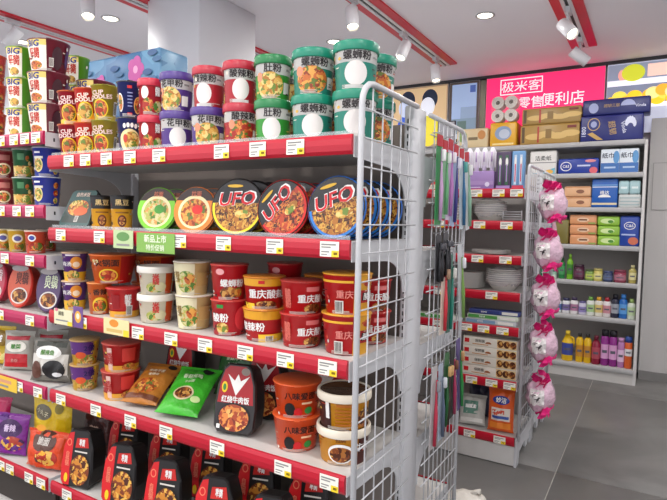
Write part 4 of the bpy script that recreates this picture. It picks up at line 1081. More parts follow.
card('c_cream', 0.1, 0.052, '#e2dcb8', lambda P: (P.text('超值', -0.01, 0.038, 0.014, mat('#3a3428', 0.4)), P.rect(-0.04, 0.03, 0.012, 0.017, GREY, 2, 1), P.rect(0.025, 0.05, 0, 0.014, TAGY, 1, 1), P.ell(-0.035, 0.049, 0.009, 0.006, mat('#d8788c', 0.4), 10)), 'cream promotion card clipped under the purple cups', 62, Z3 - 0.037)
card('c_purple', 0.05, 0.07, '#6c4a88', lambda P: (P.ell(0, 0.036, 0.017, 0.02, mat('#e8a83c', 0.4), 14), P.ell(0, 0.038, 0.009, 0.01, mat('#f4e0c8', 0.4), 12)), 'small purple and yellow promotion card beside the cream card', 77, Z3 - 0.037)
card('c_orange', 0.12, 0.05, '#ecd9a0', lambda P: (P.ell(-0.01, 0.036, 0.022, 0.012, mat('#e08c2c', 0.4), 14), P.rect(-0.045, 0.03, 0.008, 0.018, mat('#d8b86c', 0.4), 2, 1), P.rect(0.035, 0.06, 0, 0.02, TAGY, 1, 1)), 'cream and orange promotion card clipped under the orange noodle cup', 115, Z3 - 0.037)
card('c_yellow', 0.13, 0.05, '#ecc23c', lambda P: (P.rect(-0.05, 0.03, 0.026, 0.038, mat('#d89a78', 0.4), 2, 1), P.rect(-0.05, 0.01, 0.01, 0.018, GREY, 2, 1)), 'yellow promotion card on the strip beneath the red bags', 6, ZB5 - 0.045)

# ================================================================== BOXES, BOTTLES, HANGING PACKS
def box_parts(w, d, h, mt, art=None, bev=0.004, name='box_body'):
    out = [(name, MB().rbox(-w / 2, w / 2, 0, d, 0, h, mt, bev, 2).mesh(name))]
    if art:
        P = Print(flat_f, 1, 1, 0.0004); art(P, w, h); out += P.parts()
    return out
def box(key, w, d, h, mt, art, name, label, cat, X, Y, z, rz=0, grp=None, bev=0.004):
    return make(key, lambda: box_parts(w, d, h, mt, art, bev), name, label, cat, (X, Y, z + 0.0008), math.radians(rz), grp)

# floral packages on the far side of the next bay, seen over the cups
M_FLOR = food('#4f80a8', '#6494b8', '#41709c', '#6fa0c0', 9)
def floral_art(P, w, h):
    for u, v, s in ((-0.28, 0.12, 1), (0.22, 0.14, 1.1), (-0.02, 0.1, 0.8)):
        for k in range(5):
            a = k * 1.257; P.ell(u + 0.026 * s * math.cos(a), v + 0.03 * s * math.sin(a), 0.024 * s, 0.026 * s, mat('#c04c9c', 0.4), 12)
        P.ell(u, v, 0.014 * s, 0.016 * s, mat('#e8a0c8', 0.4), 10)
    for u, v in ((-0.34, 0.19), (0.08, 0.16), (0.33, 0.2), (-0.14, 0.19), (0.3, 0.12)):
        P.ell(u, v, 0.03, 0.014, mat('#2f5a8c', 0.4), 12, rot=0.6); P.ell(u + 0.03, v - 0.03, 0.03, 0.012, mat('#3c6a94', 0.4), 12, rot=-0.5)
for lv in (0, 1):
    box('floral', 0.74, 0.17, 0.222, M_FLOR, floral_art, 'tissue_package', ('lower', 'upper')[lv] + ' long blue floral package on the far side behind the cups', 'tissue package', -2.225, 1.635, ZB1 + lv * 0.223, 0, 'blue floral packages', 0.014)

# ---------------- rack of plates: top shelf
def brushbox_art(P, w, h):
    P.rect(-w / 2 + 0.002, w / 2 - 0.002, 0.0, h * 0.32, mat('#8a6aa8', 0.4), 2, 1)
    P.rect(-w / 2 + 0.002, w / 2 - 0.002, h * 0.26, h * 0.46, mat('#a58abc', 0.4), 2, 1); P.ell(w * 0.3, h * 0.28, 0.012, 0.012, mat('#e0d8f0', 0.4), 14); P.rect(-w * 0.35, w * 0.1, h * 0.1, h * 0.14, mat('#d8cce8', 0.4), 2, 1)
box('brushbox', 0.166, 0.12, 0.095, mat('#9a7cb4', 0.45), brushbox_art, 'display_box', 'lilac display box holding white brushes', 'display box', -0.8, UF + 0.015, UZ[0], 0)
def brush_parts():
    h = MB().tube([(0, 0, 0.0), (0, 0, 0.1), (0, 0, 0.12)], [0.011, 0.012, 0.007], mat('#ece8ee', 0.4), 8)
    c = MB().slab([(-0.018, 0.02), (0.018, 0.02), (0.02, 0.1), (0.006, 0.125), (-0.006, 0.125), (-0.02, 0.1)], 0.004, mat('#e6e2ea', 0.3), 0.001)
    w = MB().tube([(0, -0.012, 0.05), (0, -0.012, 0.1)], 0.004, mat('#b8a0c8', 0.4), 6)
    return [('bag', c.mesh('bag')), ('handle', h.mesh('handle')), ('print', w.mesh('print'))]
for k in range(4):
    make('whitebrush', brush_parts, 'bottle_brush', 'white brush in a clear bag standing in the lilac display box', 'brush', (-0.86 + 0.04 * k, UF + 0.06, UZ[0] + 0.0965), 0, 'white brushes in the lilac box')
def tooth_art(c1, c2):
    def art(P, w, h):
        for k in (-1, 1):
            P.rect(k * w * 0.22 - w * 0.1, k * w * 0.22 + w * 0.1, h * 0.12, h * 0.9, mat(c1, 0.4), 1, 1)
            P.ell(k * w * 0.22, h * 0.72, w * 0.09, h * 0.12, WHITE, 12); P.rect(k * w * 0.22 - w * 0.04, k * w * 0.22 + w * 0.04, h * 0.2, h * 0.66, mat(c2, 0.4), 1, 1)
        P.rect(-w * 0.45, w * 0.45, h * 0.02, h * 0.1, mat(c2, 0.4), 1, 1)
    return art
box('tbdark', 0.075, 0.03, 0.19, mat('#4a3a58', 0.4), tooth_art('#3c6a4c', '#a884c0'), 'toothbrush_pack', 'dark purple and green toothbrush pack beside the lilac box', 'toothbrush pack', -0.672, UF + 0.02, UZ[0])
box('tbblue', 0.062, 0.03, 0.19, mat('#6c9ac8', 0.4), tooth_art('#c8d8ec', '#d8405c'), 'toothbrush_pack', 'blue and pink toothbrush pack at the end of its shelf', 'toothbrush pack', -0.6, UF + 0.02, UZ[0])
box('tbdark', 0.075, 0.03, 0.19, None, None, 'toothbrush_pack', 'dark purple and green toothbrush pack behind the front pack', 'toothbrush pack', -0.668, UF + 0.1, UZ[0])
box('brushbox2', 0.2, 0.12, 0.16, mat('#d8d0c0', 0.5), lambda P, w, h: (P.rect(-0.08, 0.08, 0.03, 0.07, mat('#c83a3a', 0.4), 1, 1), P.ell(0, 0.11, 0.05, 0.03, mat('#6ca8c8', 0.4), 16)), 'display_box', 'cream display box beyond the lilac one', 'display box', -1.03, UF + 0.02, UZ[0])
# bowls and plates
M_PAPER = mat('#dcd9d4', 0.55)
def bowlstack_parts(r, h, n):
    b = MB()
    for k in range(n):
        z = k * h / n * 0.62
        b.lathe([(r * 0.55, z), (r * 0.6, z), (r * 0.92, z + h * 0.38), (r, z + h * 0.385), (r, z + h * 0.4), (r * 0.9, z + h * 0.395), (r * 0.55, z + 0.004), (0, z + 0.004)], M_PAPER, 28)
    return [('stacked_bowls', b.mesh('stacked_bowls'))]
def pack(key, fn, name, label, cat, X, Y, z, rz=0, grp=None):
    return make(key, fn, name, label, cat, (X, Y, z + 0.0008), math.radians(rz), grp)
def film(w, d, h):
    def fn(dv): return 1 + 0.06 * noise.noise(dv * 4)
    return MB().ball((0, 0, h / 2), (w / 2, d / 2, h / 2), mat('#e8e8ea', 0.15, 0, 0.6, 40, alpha=0.35), 16, 10, fn).mesh('plastic_wrap')
def bowlpack(r, h, n):
    return lambda: bowlstack_parts(r, h, n) + [('plastic_wrap', film(r * 2.0, r * 2.0, h * 1.12))]
pack('bowlA', bowlpack(0.085, 0.115, 6), 'paper_bowl_pack', 'wrapped stack of white paper bowls on the shelf under the lilac box', 'paper bowls', -0.752, UF + 0.1, UZ[1])
pack('bowlB', bowlpack(0.07, 0.1, 5), 'paper_bowl_pack', 'smaller wrapped stack of white paper bowls beside the taller one', 'paper bowls', -0.925, UF + 0.09, UZ[1])
def plate_parts(r, n):
    b = MB()
    for k in range(n):
        z = k * 0.0045
        b.lathe([(r * 0.6, z), (r * 0.62, z), (r * 0.85, z + 0.006), (r, z + 0.009), (r, z + 0.0105), (r * 0.84, z + 0.0075), (r * 0.6, z + 0.0015), (0, z + 0.0015)], M_PAPER, 32)
    return [('stacked_plates', b.mesh('stacked_plates'))]
pack('plateA', lambda: plate_parts(0.1, 4), 'paper_plate_pack', 'low stack of white plates alone on its shelf', 'plates', -0.745, UF + 0.12, UZ[2])
pack('bowlC', bowlpack(0.092, 0.12, 7), 'paper_bowl_pack', 'wide white bowl stack beside the striped plate pack', 'paper bowls', -0.668, UF + 0.105, UZ[3])
pack('plateB', lambda: plate_parts(0.088, 18), 'paper_plate_pack', 'tall wrapped stack of white plates beside the wide bowls', 'plates', -0.857, UF + 0.1, UZ[3])
# cutlery tray rack (thin wire stand at the end of the bowl shelf)
wr = MB()
for k in range(4):
    wr.tube([(-0.045, 0, 0.012 + 0.012 * k), (0.045, 0, 0.012 + 0.012 * k)], 0.002, STEEL_W, 5)
wr2 = MB()
for x_ in (-0.045, 0.045):
    wr2.tube([(x_, 0, 0.0), (x_, 0, 0.055)], 0.0025, STEEL_W, 5).tube([(x_, 0, 0.002), (x_, 0.1, 0.002)], 0.0025, STEEL_W, 5)
t = thing('wire_divider', 'low white wire divider beside the paper bowls', 'wire divider', (-0.62, UF + 0.02, UZ[1] + 0.001))
part('wires', wr, t); part('legs', wr2, t)
# wrap boxes
def wrap_art(c, t_):
    def art(P, w, h):
        P.rect(-w * 0.48, w * 0.1, h * 0.15, h * 0.85, mat(c, 0.4), 2, 1); P.text(t_, -w * 0.2, h * 0.5, h * 0.4, WHITE)
        P.rect(w * 0.15, w * 0.45, h * 0.2, h * 0.8, mat('#e8e8e0', 0.4), 1, 1)
    return art
for k, (c, b_, t_, lb) in enumerate((('#7a9ab8', '#c8ccd0', '铝箔纸', 'pale blue foil roll box at the bottom of its pile'), ('#4f9a4a', '#d0dcc8', '保鲜膜', 'green and white cling film box in the middle of its pile'), ('#2c3a78', '#3a4a88', '保鲜袋', 'navy food bag box on top of the pile'))):
    box('wrap%d' % k, 0.26, 0.06, 0.024, mat(b_, 0.4), wrap_art(c, t_), 'wrap_box', lb, 'wrap box', -0.712 + 0.008 * k, UF + 0.025 + 0.006 * k, UZ[4] + 0.0248 * k, 1.5 * k, 'wrap boxes in a pile')
box('wrap1', 0.26, 0.06, 0.024, None, None, 'wrap_box', 'green and white cling film box beside the pile', 'wrap box', -1.0, UF + 0.03, UZ[4], 0, 'wrap boxes in a pile')
def roll_art(P, w, h):
    P.rect(-w * 0.47, -w * 0.38, h * 0.3, h * 0.75, RED, 1, 1); P.text('保鲜膜', -w * 0.18, h * 0.58, h * 0.32, mat('#4a4a44', 0.4)); P.rect(-w * 0.32, -w * 0.02, h * 0.18, h * 0.26, mat('#c88a4c', 0.4), 1, 1)
    P.ell(-w * 0.02, h * 0.35, 0.016, 0.011, mat('#a05a2c', 0.4), 14, 0, 180)
    P.rect(w * 0.14, w * 0.49, h * 0.06, h * 0.94, mat('#e8c890', 0.4), 2, 1)
    for k in range(3): P.ell(w * (0.2 + 0.115 * k), h * 0.5, 0.0165, 0.0185, F_BR, 14)
M_RB = mat('#e6e0d2', 0.45)
for k in range(4):
    box('rollbox', 0.28, 0.06, 0.05, M_RB, roll_art, 'food_wrap_box', ('lowest', 'second lowest', 'second highest', 'topmost')[k] + ' white box with brown roll pictures in its pile', 'wrap box', -0.712, UF + 0.03, UZ[5] + 0.0508 * k, 0, 'white roll boxes piled four high')
# bottom shelf bags
def mj_art(P):
    P.ell(0.0, 0.165, 0.045, 0.022, mat('#1c3a94', 0.35), 22); P.text('妙洁', 0.0, 0.165, 0.026, WHITE, bold=0.04)
    P.rect(-0.05, 0.05, 0.06, 0.125, mat('#e6dcd0', 0.4), 8, 3); P.rect(-0.045, 0.02, 0.095, 0.115, mat('#d84a30', 0.4), 6, 1); P.rect(-0.045, 0.045, 0.07, 0.085, mat('#3c5aa8', 0.4), 8, 1)
    P.rect(-0.055, 0.055, 0.02, 0.05, mat('#f08a2c', 0.4), 8, 2)
bag('mjbag', lambda: bag_parts(0.135, 0.225, 0.06, FOIL('#e05c1c'), mj_art, 21), 'orange cleaning glove bag with blue oval on the bottom shelf', -0.645, UF + 0.02, UZ[6], 6, 6, 0.06, 'glove_bag', 'bag')
bag('grybag', lambda: bag_parts(0.14, 0.16, 0.05, FOIL('#b8b8b0'), lambda P: (P.rect(-0.05, 0.03, 0.05, 0.12, mat('#5a8a78', 0.4), 6, 3), P.rect(-0.04, 0.02, 0.08, 0.1, WHITE, 5, 1), P.rect(-0.06, 0.06, 0.01, 0.03, mat('#d8d8d0', 0.4), 8, 2)), 22), 'grey-green bag of cloths leaning beside the orange glove bag', -0.795, UF + 0.02, UZ[6], 10, 30, 0.05, 'cloth_bag', 'bag')
bag('drkbag', lambda: bag_parts(0.16, 0.2, 0.05, FOIL('#2c3048'), None, 23), 'dark navy bag behind the grey-green cloths', -0.79, UF + 0.19, UZ[6], 4, 12, 0.05, 'cloth_bag', 'bag')

# ---------------- rack at the back wall: packs
gT = 'tissue packs on the wall rack'
def far(key, w, d, h, c, art, label, pxc, z, dz=0.0, name='tissue_pack', cat='tissue pack', bev=0.012, Y=4.765, rz=0, X=None):
    x = X if X is not None else X_at(pxc, Y, z + dz + h / 2)
    return box(key, w, d, h, mat(c, 0.35, 0, 0.15, 25), art, name, label, cat, x, Y, z + dz, rz, gT, bev)
def gold_art(P, w, h):
    P.rect(-w * 0.47, -w * 0.42, h * 0.1, h * 0.9, mat('#5a4420', 0.4), 1, 1)
    for k in range(4): P.ell(-w * 0.25 + w * 0.2 * k, h * (0.4 + 0.1 * (k % 2)), w * 0.16, h * 0.16, mat('#d8b468', 0.3), 16, rot=0.2)
    P.rect(-w * 0.06, w * 0.04, h * 0.3, h * 0.75, mat('#8a6a2c', 0.4), 1, 1); P.rect(-w * 0.2, -w * 0.17, h * 0.1, h * 0.9, mat('#b03024', 0.4), 1, 1); P.rect(w * 0.3, w * 0.45, h * 0.75, h * 0.88, mat('#7a2a20', 0.4), 1, 1)
FT = FZ[0] + 0.003
far('gold_l', 0.46, 0.22, 0.165, '#b08c48', gold_art, 'lower gold tissue pack on top of the wall rack', 549, FT)
far('gold_u', 0.46, 0.2, 0.135, '#a8884c', gold_art, 'upper gold tissue pack on top of the wall rack', 551, FT, 0.1655)
def navy_pack(P, w, h):
    M = mat('#d8dcf0', 0.4)
    for k in range(6):
        a = 0.35 + k * 0.45
        P.ell(w * 0.3 + 0.03 * math.cos(a), h * 0.55 + 0.045 * math.sin(a), 0.012, 0.028, M, 10, rot=a - 1.57)
    P.text('Vinda', w * 0.2, h * 0.5, 0.028, M, rot=-1.35); P.text('1800', -w * 0.44, h * 0.4, 0.03, M, rot=1.57)
    P.ell(-w * 0.28, h * 0.66, 0.045, 0.05, mat('#c8a860', 0.4), 20); P.ell(-w * 0.28, h * 0.66, 0.039, 0.044, mat('#2c3478', 0.4), 20); P.ell(-w * 0.28, h * 0.66, 0.022, 0.025, mat('#a0a8d0', 0.4), 14)
    P.poly([(-w * 0.38, h * 0.3), (-w * 0.3, h * 0.36), (-w * 0.12, h * 0.06), (-w * 0.22, h * 0.06)], mat('#c8a45c', 0.4))
    P.text('超韧', w * 0.02, h * 0.5, 0.05, mat('#b89868', 0.4), rot=-1.4)
far('navy_l', 0.44, 0.22, 0.205, '#1f2670', navy_pack, 'lower navy tissue pack on top of the wall rack', 615, FT, X=-0.33)
far('navy_u', 0.47, 0.2, 0.125, '#23296c', lambda P, w, h: (P.ell(-w * 0.33, h * 0.45, 0.035, 0.04, mat('#a8b0d8', 0.4), 16), P.ell(w * 0.18, h * 0.5, 0.05, 0.045, mat('#a8b0d8', 0.4), 16, 0, 180), P.text('Vinda', w * 0.36, h * 0.45, 0.022, mat('#d8dcf0', 0.4)), P.text('超韧三层', -w * 0.06, h * 0.55, 0.026, mat('#b89868', 0.4))), 'upper navy tissue pack on top of the wall rack', 620, FT, 0.2055, X=-0.305)
far('yellow', 0.225, 0.2, 0.205, '#e0a81e', lambda P, w, h: (P.ell(0, h * 0.55, 0.07, 0.06, mat('#8aa0c0', 0.4), 20), P.ell(0.01, h * 0.52, 0.045, 0.04, mat('#c0c8d8', 0.4), 18), P.rect(-w * 0.4, w * 0.4, h * 0.06, h * 0.14, mat('#f0d890', 0.4), 1, 1)), 'yellow paper roll pack under the white roll pack', 503, FT)
def rolls_parts():
    b = MB(); out = []
    W_ = mat('#dcd6cc', 0.6); K_ = mat('#5a5048', 0.6)
    out.append(('pack_film', MB().rbox(-0.115, 0.115, 0, 0.11, 0, 0.225, mat('#e0dcd6', 0.2, alpha=0.14), 0.03, 3).mesh('pack_film')))
    for i in (0, 1):
        for j in (0, 1):
            m = MB(); cx0, cz0 = -0.056 + 0.112 * i, 0.057 + 0.112 * j; n = 24; vs = []
            rr = [(0.053, 0.004), (0.053, 0.106), (0.018, 0.106), (0.018, 0.004)]
            for r_, y_ in rr:
                vs += [(cx0 + r_ * math.cos(2 * math.pi * k / n), y_, cz0 + r_ * math.sin(2 * math.pi * k / n)) for k in range(n)]
            m.add(vs, [(q * n + k, ((q + 1) % 4) * n + k, ((q + 1) % 4) * n + (k + 1) % n, q * n + (k + 1) % n) for q in range(4) for k in range(n)], W_, False)
            m.add([(cx0 + 0.018 * math.cos(2 * math.pi * k / n), 0.012, cz0 + 0.018 * math.sin(2 * math.pi * k / n)) for k in range(n)], [tuple(range(n))], K_)
            out.append(('paper_roll', m.mesh('paper_roll')))
    return out
make('rolls', rolls_parts, 'toilet_roll_pack', 'white toilet roll pack on top of the yellow pack', 'toilet rolls', (X_at(504, 4.765, FT + 0.3), 4.765, FT + 0.2075), 0, gT)
far('tanbox', 0.28, 0.18, 0.17, '#d8c49a', lambda P, w, h: (P.ell(-w * 0.3, h * 0.6, 0.04, 0.05, mat('#8aa868', 0.4), 16), P.ell(w * 0.3, h * 0.65, 0.035, 0.04, mat('#c88a4c', 0.4), 16), P.rect(-w * 0.12, w * 0.18, h * 0.4, h * 0.55, mat('#7a6a4c', 0.4), 1, 1)), 'cream carton on the wall rack beside the yellow pack', 472, FT)
# second level
def wh_art(P, w, h):
    P.text('洁柔纸', 0, h * 0.68, h * 0.2, mat('#4a4a4a', 0.4)); P.rect(-w * 0.48, w * 0.48, h * 0.48, h * 0.52, GREY, 1, 1); P.poly([(-w * 0.45, h * 0.04), (w * 0.45, h * 0.04), (w * 0.45, h * 0.28), (0, h * 0.12)], mat('#6cb4c8', 0.4)); P.ell(w * 0.25, h * 0.12, 0.03, 0.018, mat('#e8b048', 0.4), 12)
far('whp', 0.21, 0.16, 0.2, '#e2e0dc', wh_art, 'white tissue pack with grey characters on the wall rack', 543, FZ[1])
far('bluep', 0.3, 0.16, 0.125, '#203a98', lambda P, w, h: (P.ell(-w * 0.3, h * 0.5, 0.042, 0.038, WHITE, 20), P.ell(-w * 0.3, h * 0.5, 0.036, 0.032, mat('#203a98', 0.35), 20), P.text('C&S', -w * 0.3, h * 0.5, 0.02, WHITE), P.rect(-w * 0.02, w * 0.3, h * 0.48, h * 0.58, mat('#c8d0ec', 0.4), 1, 1), P.ell(w * 0.38, h * 0.22, 0.03, 0.026, mat('#d8606c', 0.4), 16), P.ell(w * 0.3, h * 0.82, 0.04, 0.012, mat('#e08a90', 0.4), 12)), 'royal blue flat tissue box with white oval', 578, FZ[1])
for k, (px_, lb) in enumerate(((610, 'beside the royal blue box'), (629, 'beside the rack end panel'))):
    far('mist', 0.134, 0.15, 0.19, '#dce4ec', lambda P, w, h: (P.rect(-w * 0.48, w * 0.48, 0.004, h * 0.42, mat('#3a6cb0', 0.4), 2, 1), P.text('纸巾', -w * 0.12, h * 0.72, 0.04, mat('#40485a', 0.4), bold=0.03), P.ell(w * 0.32, h * 0.65, 0.022, 0.05, mat('#5a94c8', 0.4), 14), P.rect(-w * 0.3, w * 0.3, h * 0.2, h * 0.27, mat('#b0c8e4', 0.4), 1, 1)), 'pale and blue tissue pack ' + lb, px_, FZ[1])
# third level
for lv in (0, 1):
    far('peach2', 0.2, 0.16, 0.085, '#dfae84', lambda P, w, h: (P.ell(w * 0.1, h * 0.5, 0.03, 0.016, mat('#8a5a40', 0.4), 14), P.rect(-w * 0.45, w * 0.45, h * 0.86, h * 0.95, mat('#c88a5c', 0.4), 1, 1)), ('lower', 'upper')[lv] + ' flat peach tissue pack beside the blue pack', 577.5, FZ[2], lv * 0.0865)
far('blue2', 0.185, 0.16, 0.228, '#1f5cb0', lambda P, w, h: (P.rect(-w * 0.48, w * 0.48, h * 0.7, h * 0.73, mat('#d8e0ec', 0.4), 1, 1), P.rect(-w * 0.48, w * 0.48, h * 0.1, h * 0.17, mat('#e0d0a8', 0.4), 1, 1), P.ell(0, h * 0.36, 0.045, 0.022, WHITE, 18, 0, 180), P.text('维达', 0, h * 0.52, 0.03, WHITE), P.rect(-w * 0.48, w * 0.48, h * 0.76, h * 0.8, mat('#6a9ad0', 0.4), 1, 1)), 'bright blue tissue pack with cream stripe', 604.5, FZ[2])
for k in (0, 1):
    far('pale3', 0.074, 0.15, 0.105, '#a8c8cc', lambda P, w, h: P.rect(-w * 0.3, w * 0.3, h * 0.4, h * 0.55, mat('#e0ecec', 0.4), 1, 1), 'small pale teal tissue pack on top of the grey pack, ' + ('beside the bright blue one' if k == 0 else 'beside the end panel'), 624 + 11 * k, FZ[2], 0.1065)
far('grey3', 0.152, 0.15, 0.105, '#c4c8c6', lambda P, w, h: [P.rect(-w * 0.45, w * 0.45, h * (0.2 + 0.25 * k), h * (0.26 + 0.25 * k), mat('#8aa8ac', 0.4), 1, 1) for k in range(3)], 'pale grey tissue pack beneath two small teal packs', 629.5, FZ[2])
# fourth level
for lv in range(3):
    far('peach3', 0.2, 0.16, 0.079, '#dc9a6c', lambda P, w, h: (P.ell(0, h * 0.5, 0.045, 0.018, mat('#e8c8a8', 0.4), 16), P.rect(-w * 0.15, w * 0.15, h * 0.42, h * 0.58, mat('#7a4a34', 0.4), 1, 1), P.rect(w * 0.2, w * 0.46, h * 0.08, h * 0.25, mat('#8aa050', 0.4), 1, 1)), ('bottom', 'middle', 'top')[lv] + ' peach tissue pack of three beside the green ones', 583, FZ[3], lv * 0.0805)
    far('green3', 0.158, 0.16, 0.076, '#8cba3c', lambda P, w, h: (P.ell(-w * 0.05, h * 0.5, 0.05, 0.02, mat('#d0e4a0', 0.4), 16), P.ell(w * 0.1, h * 0.45, 0.02, 0.012, mat('#4a8a2c', 0.4), 12)), ('bottom', 'middle', 'top')[lv] + ' lime green tissue pack of three beside the peach ones', 608.5, FZ[3], lv * 0.0775)
far('blue4', 0.136, 0.16, 0.235, '#22439c', lambda P, w, h: (P.ell(0, h * 0.68, 0.04, 0.03, WHITE, 18), P.ell(0, h * 0.68, 0.035, 0.025, mat('#22439c', 0.35), 18), P.text('C&S', 0, h * 0.68, 0.02, WHITE), P.ell(w * 0.2, h * 0.18, 0.035, 0.03, mat('#c86a4c', 0.4), 16), P.rect(-w * 0.4, w * 0.3, h * 0.36, h * 0.41, mat('#a8b8e0', 0.4), 1, 1)), 'deep blue upright tissue pack beside the lime packs', 629.5, FZ[3])
far('olive4', 0.1, 0.14, 0.2, '#7a7038', None, 'olive tissue pack beside the peach ones', 562, FZ[3])
far('blue5', 0.2, 0.16, 0.16, '#3a5a9c', None, 'dull blue tissue pack further along the wall rack', 540, FZ[3])

# bottles
def bottle_parts(prof, body, cap, capz, label_c=None, lab=(0.2, 0.6), ex=1.0, ey=1.0, extra=None):
    k = [i for i, p in enumerate(prof) if p[1] >= capz][0]
    out = [('bottle_body', MB().lathe(prof[:k + 1], mat(body, 0.25), 20, ex, ey).mesh('bottle_body')), ('cap', MB().lathe(prof[k:], mat(cap, 0.35), 16, ex if ex < 1 else 1, 1).mesh('cap'))]
    if label_c:
        H = prof[-1][1]; R = max(p[0] for p in prof)
        P = Print(lambda u, v, off: (ex * (R + off) * math.sin(u), -ey * (R + off) * math.cos(u), v), 1 / R, 1, 0.0006)
        P.rect(-1.3, 1.3, H * lab[0], H * lab[1], mat(label_c, 0.4), 14, 1)
        P.rect(-0.6, 0.6, H * (lab[0] * 0.6 + lab[1] * 0.4), H * (lab[0] * 0.4 + lab[1] * 0.6), mat('#5a5a68', 0.4), 8, 1)
        out += P.parts()
    if extra: out += extra()
    return out
def pr(r, h, neck=0.4, sh=0.72, cr=None, ch=0.16):
    cr = cr or r * neck
    return [(r * 0.9, 0.0), (r, 0.006), (r, h * sh), (r * 0.8, h * (sh + 0.06)), (cr * 0.9, h * (1 - ch)), (cr, h * (1 - ch) + 0.0005), (cr, h * 0.99), (cr * 0.8, h), (0, h)], h * (1 - ch) + 0.0004
def bott(key, r, h, body, cap, lc, label, px, z, neck=0.45, sh=0.7, ch=0.16, name='bottle', cat='bottle', Y=4.80, grp='bottles on the wall rack', ex=1.0, ey=1.0, extra=None, lab=(0.2, 0.6)):
    x = X_at(px, Y, z + h / 2)
    p, cz = pr(r, h, neck, sh, None, ch)
    return make(key, lambda: bottle_parts(p, body, cap, cz, lc, lab, ex, ey, extra), name, label, cat, (x, Y, z + 0.0005), face_cam(x, Y), grp)
gb = 'bottles and jars on the wall rack'
for i, (px_, r, h, b_, c_, lc, nk, sh, lb) in enumerate((
    (545, 0.034, 0.15, '#1d6a48', '#1f5a3c', '#2f8a60', 0.9, 0.86, 'squat dark green bottle'), (554, 0.022, 0.15, '#dce4dc', '#e0e0dc', '#9ac0a8', 0.4, 0.6, 'slim white bottle between the green ones'),
    (562, 0.024, 0.175, '#1f7a3c', '#2a5a34', '#4aa060', 0.5, 0.7, 'dark green tall bottle beside the lime one'), (570, 0.024, 0.205, '#7ab82c', '#8ac83c', '#3f8a2c', 0.45, 0.68, 'lime green tall bottle'),
    (579, 0.04, 0.125, '#4a2438', '#3a1c30', '#6a3450', 0.95, 0.84, 'dark plum jar'), (589.5, 0.033, 0.09, '#7a9a4c', '#4a5a34', '#b8c860', 0.95, 0.8, 'small olive jar'), (598, 0.033, 0.1, '#c8bc6c', '#b0a45c', '#e0d890', 0.95, 0.82, 'small cream jar'),
    (608, 0.036, 0.085, '#2f3c60', '#3a4870', '#58688c', 0.95, 0.8, 'small slate blue jar'), (620, 0.044, 0.1, '#8c3c50', '#7a3446', '#b07080', 0.97, 0.82, 'rose pink jar'), (632.5, 0.027, 0.14, '#b0a45c', '#c8c08c', '#e0d8a0', 0.5, 0.7, 'pale gold bottle beside the end panel'))):
    bott('u4_%d' % i, r, h, b_, c_, lc, lb + ' on the upper bottle shelf', px_, FZ[4], nk, sh, 0.16 if nk < 0.9 else 0.2, grp=gb)
for i, (px_, r, h, b_, c_, lc, nk, sh, lb) in enumerate((
    (560.5, 0.032, 0.12, '#d8dce0', '#26325c', '#5c78b0', 0.8, 0.76, 'white bottle with navy cap beside the gap'), (569.5, 0.032, 0.125, '#dcdce0', '#2c2c50', '#7a6a9c', 0.8, 0.76, 'white bottle with dark violet cap'), (579, 0.034, 0.135, '#e0dcdc', '#3c2c4c', '#b07a98', 0.75, 0.76, 'white bottle with plum cap and mauve label'),
    (589, 0.036, 0.11, '#c8c4d8', '#5c5488', '#8c80b8', 0.8, 0.8, 'lavender squat bottle'), (598, 0.033, 0.15, '#dce0d8', '#6aa044', '#a8c890', 0.6, 0.74, 'white bottle with green cap'), (607, 0.033, 0.155, '#e0dcd0', '#d8a028', '#d8c078', 0.6, 0.74, 'white bottle with amber cap'),
    (615.5, 0.033, 0.155, '#e0d8d8', '#b02838', '#c88a94', 0.6, 0.74, 'white bottle with crimson cap'), (624, 0.033, 0.185, '#26283c', '#1c1c28', '#9ca0a8', 0.6, 0.74, 'black bottle with grey label'), (632.5, 0.035, 0.19, '#2468b8', '#3c84d0', '#5a9ad8', 0.6, 0.72, 'bright blue bottle'),
    (640, 0.03, 0.16, '#d0d8c8', '#9ab868', '#b8cca0', 0.5, 0.72, 'pale bottle with light green cap beside the end panel'))):
    bott('u5_%d' % i, min(r, 0.03), h, b_, c_, lc, lb + ' on the lower bottle shelf', 558 + 8.15 * i, FZ[5], nk, sh, 0.2, grp=gb)
def jug_handle():
    return [('handle', MB().tube([(0.02, 0, 0.195), (0.042, 0, 0.185), (0.05, 0, 0.15), (0.042, 0, 0.115)], 0.009, mat('#e0b81c', 0.3), 8).mesh('handle'))]
gd = 'detergents on the lowest shelf of the wall rack'
bott('d_or', 0.04, 0.16, '#c8502c', '#a83a20', '#d88a5c', 'squat orange detergent bottle beside the yellow jug', 548, FZ[6], 0.6, 0.7, 0.14, grp=gd)
bott('d_or', 0.04, 0.16, None, None, None, 'squat orange detergent bottle beyond the other orange one', 536, FZ[6], 0.6, 0.7, 0.14, grp=gd)
bott('d_jug', 0.044, 0.245, '#e6bc1c', '#e8c83c', '#3a4a98', 'yellow detergent jug with handle and blue label', 567.5, FZ[6], 0.42, 0.62, 0.14, grp=gd, extra=jug_handle)
for k, px_ in enumerate((579.5, 587.5)):
    bott('d_yel', 0.0285, 0.235, '#e0b41c', '#2c2c30', '#c88a2c', 'slim yellow detergent bottle with dark cap ' + ('beside the jug' if k == 0 else 'beside the crimson bottle'), px_, FZ[6], 0.5, 0.76, 0.12, grp=gd)
bott('d_red', 0.0325, 0.23, '#8c1c38', '#6a1830', '#b04a58', 'crimson detergent bottle beside the purple cans', 595.9, FZ[6], 0.5, 0.7, 0.14, grp=gd)
def can_extra(): return []
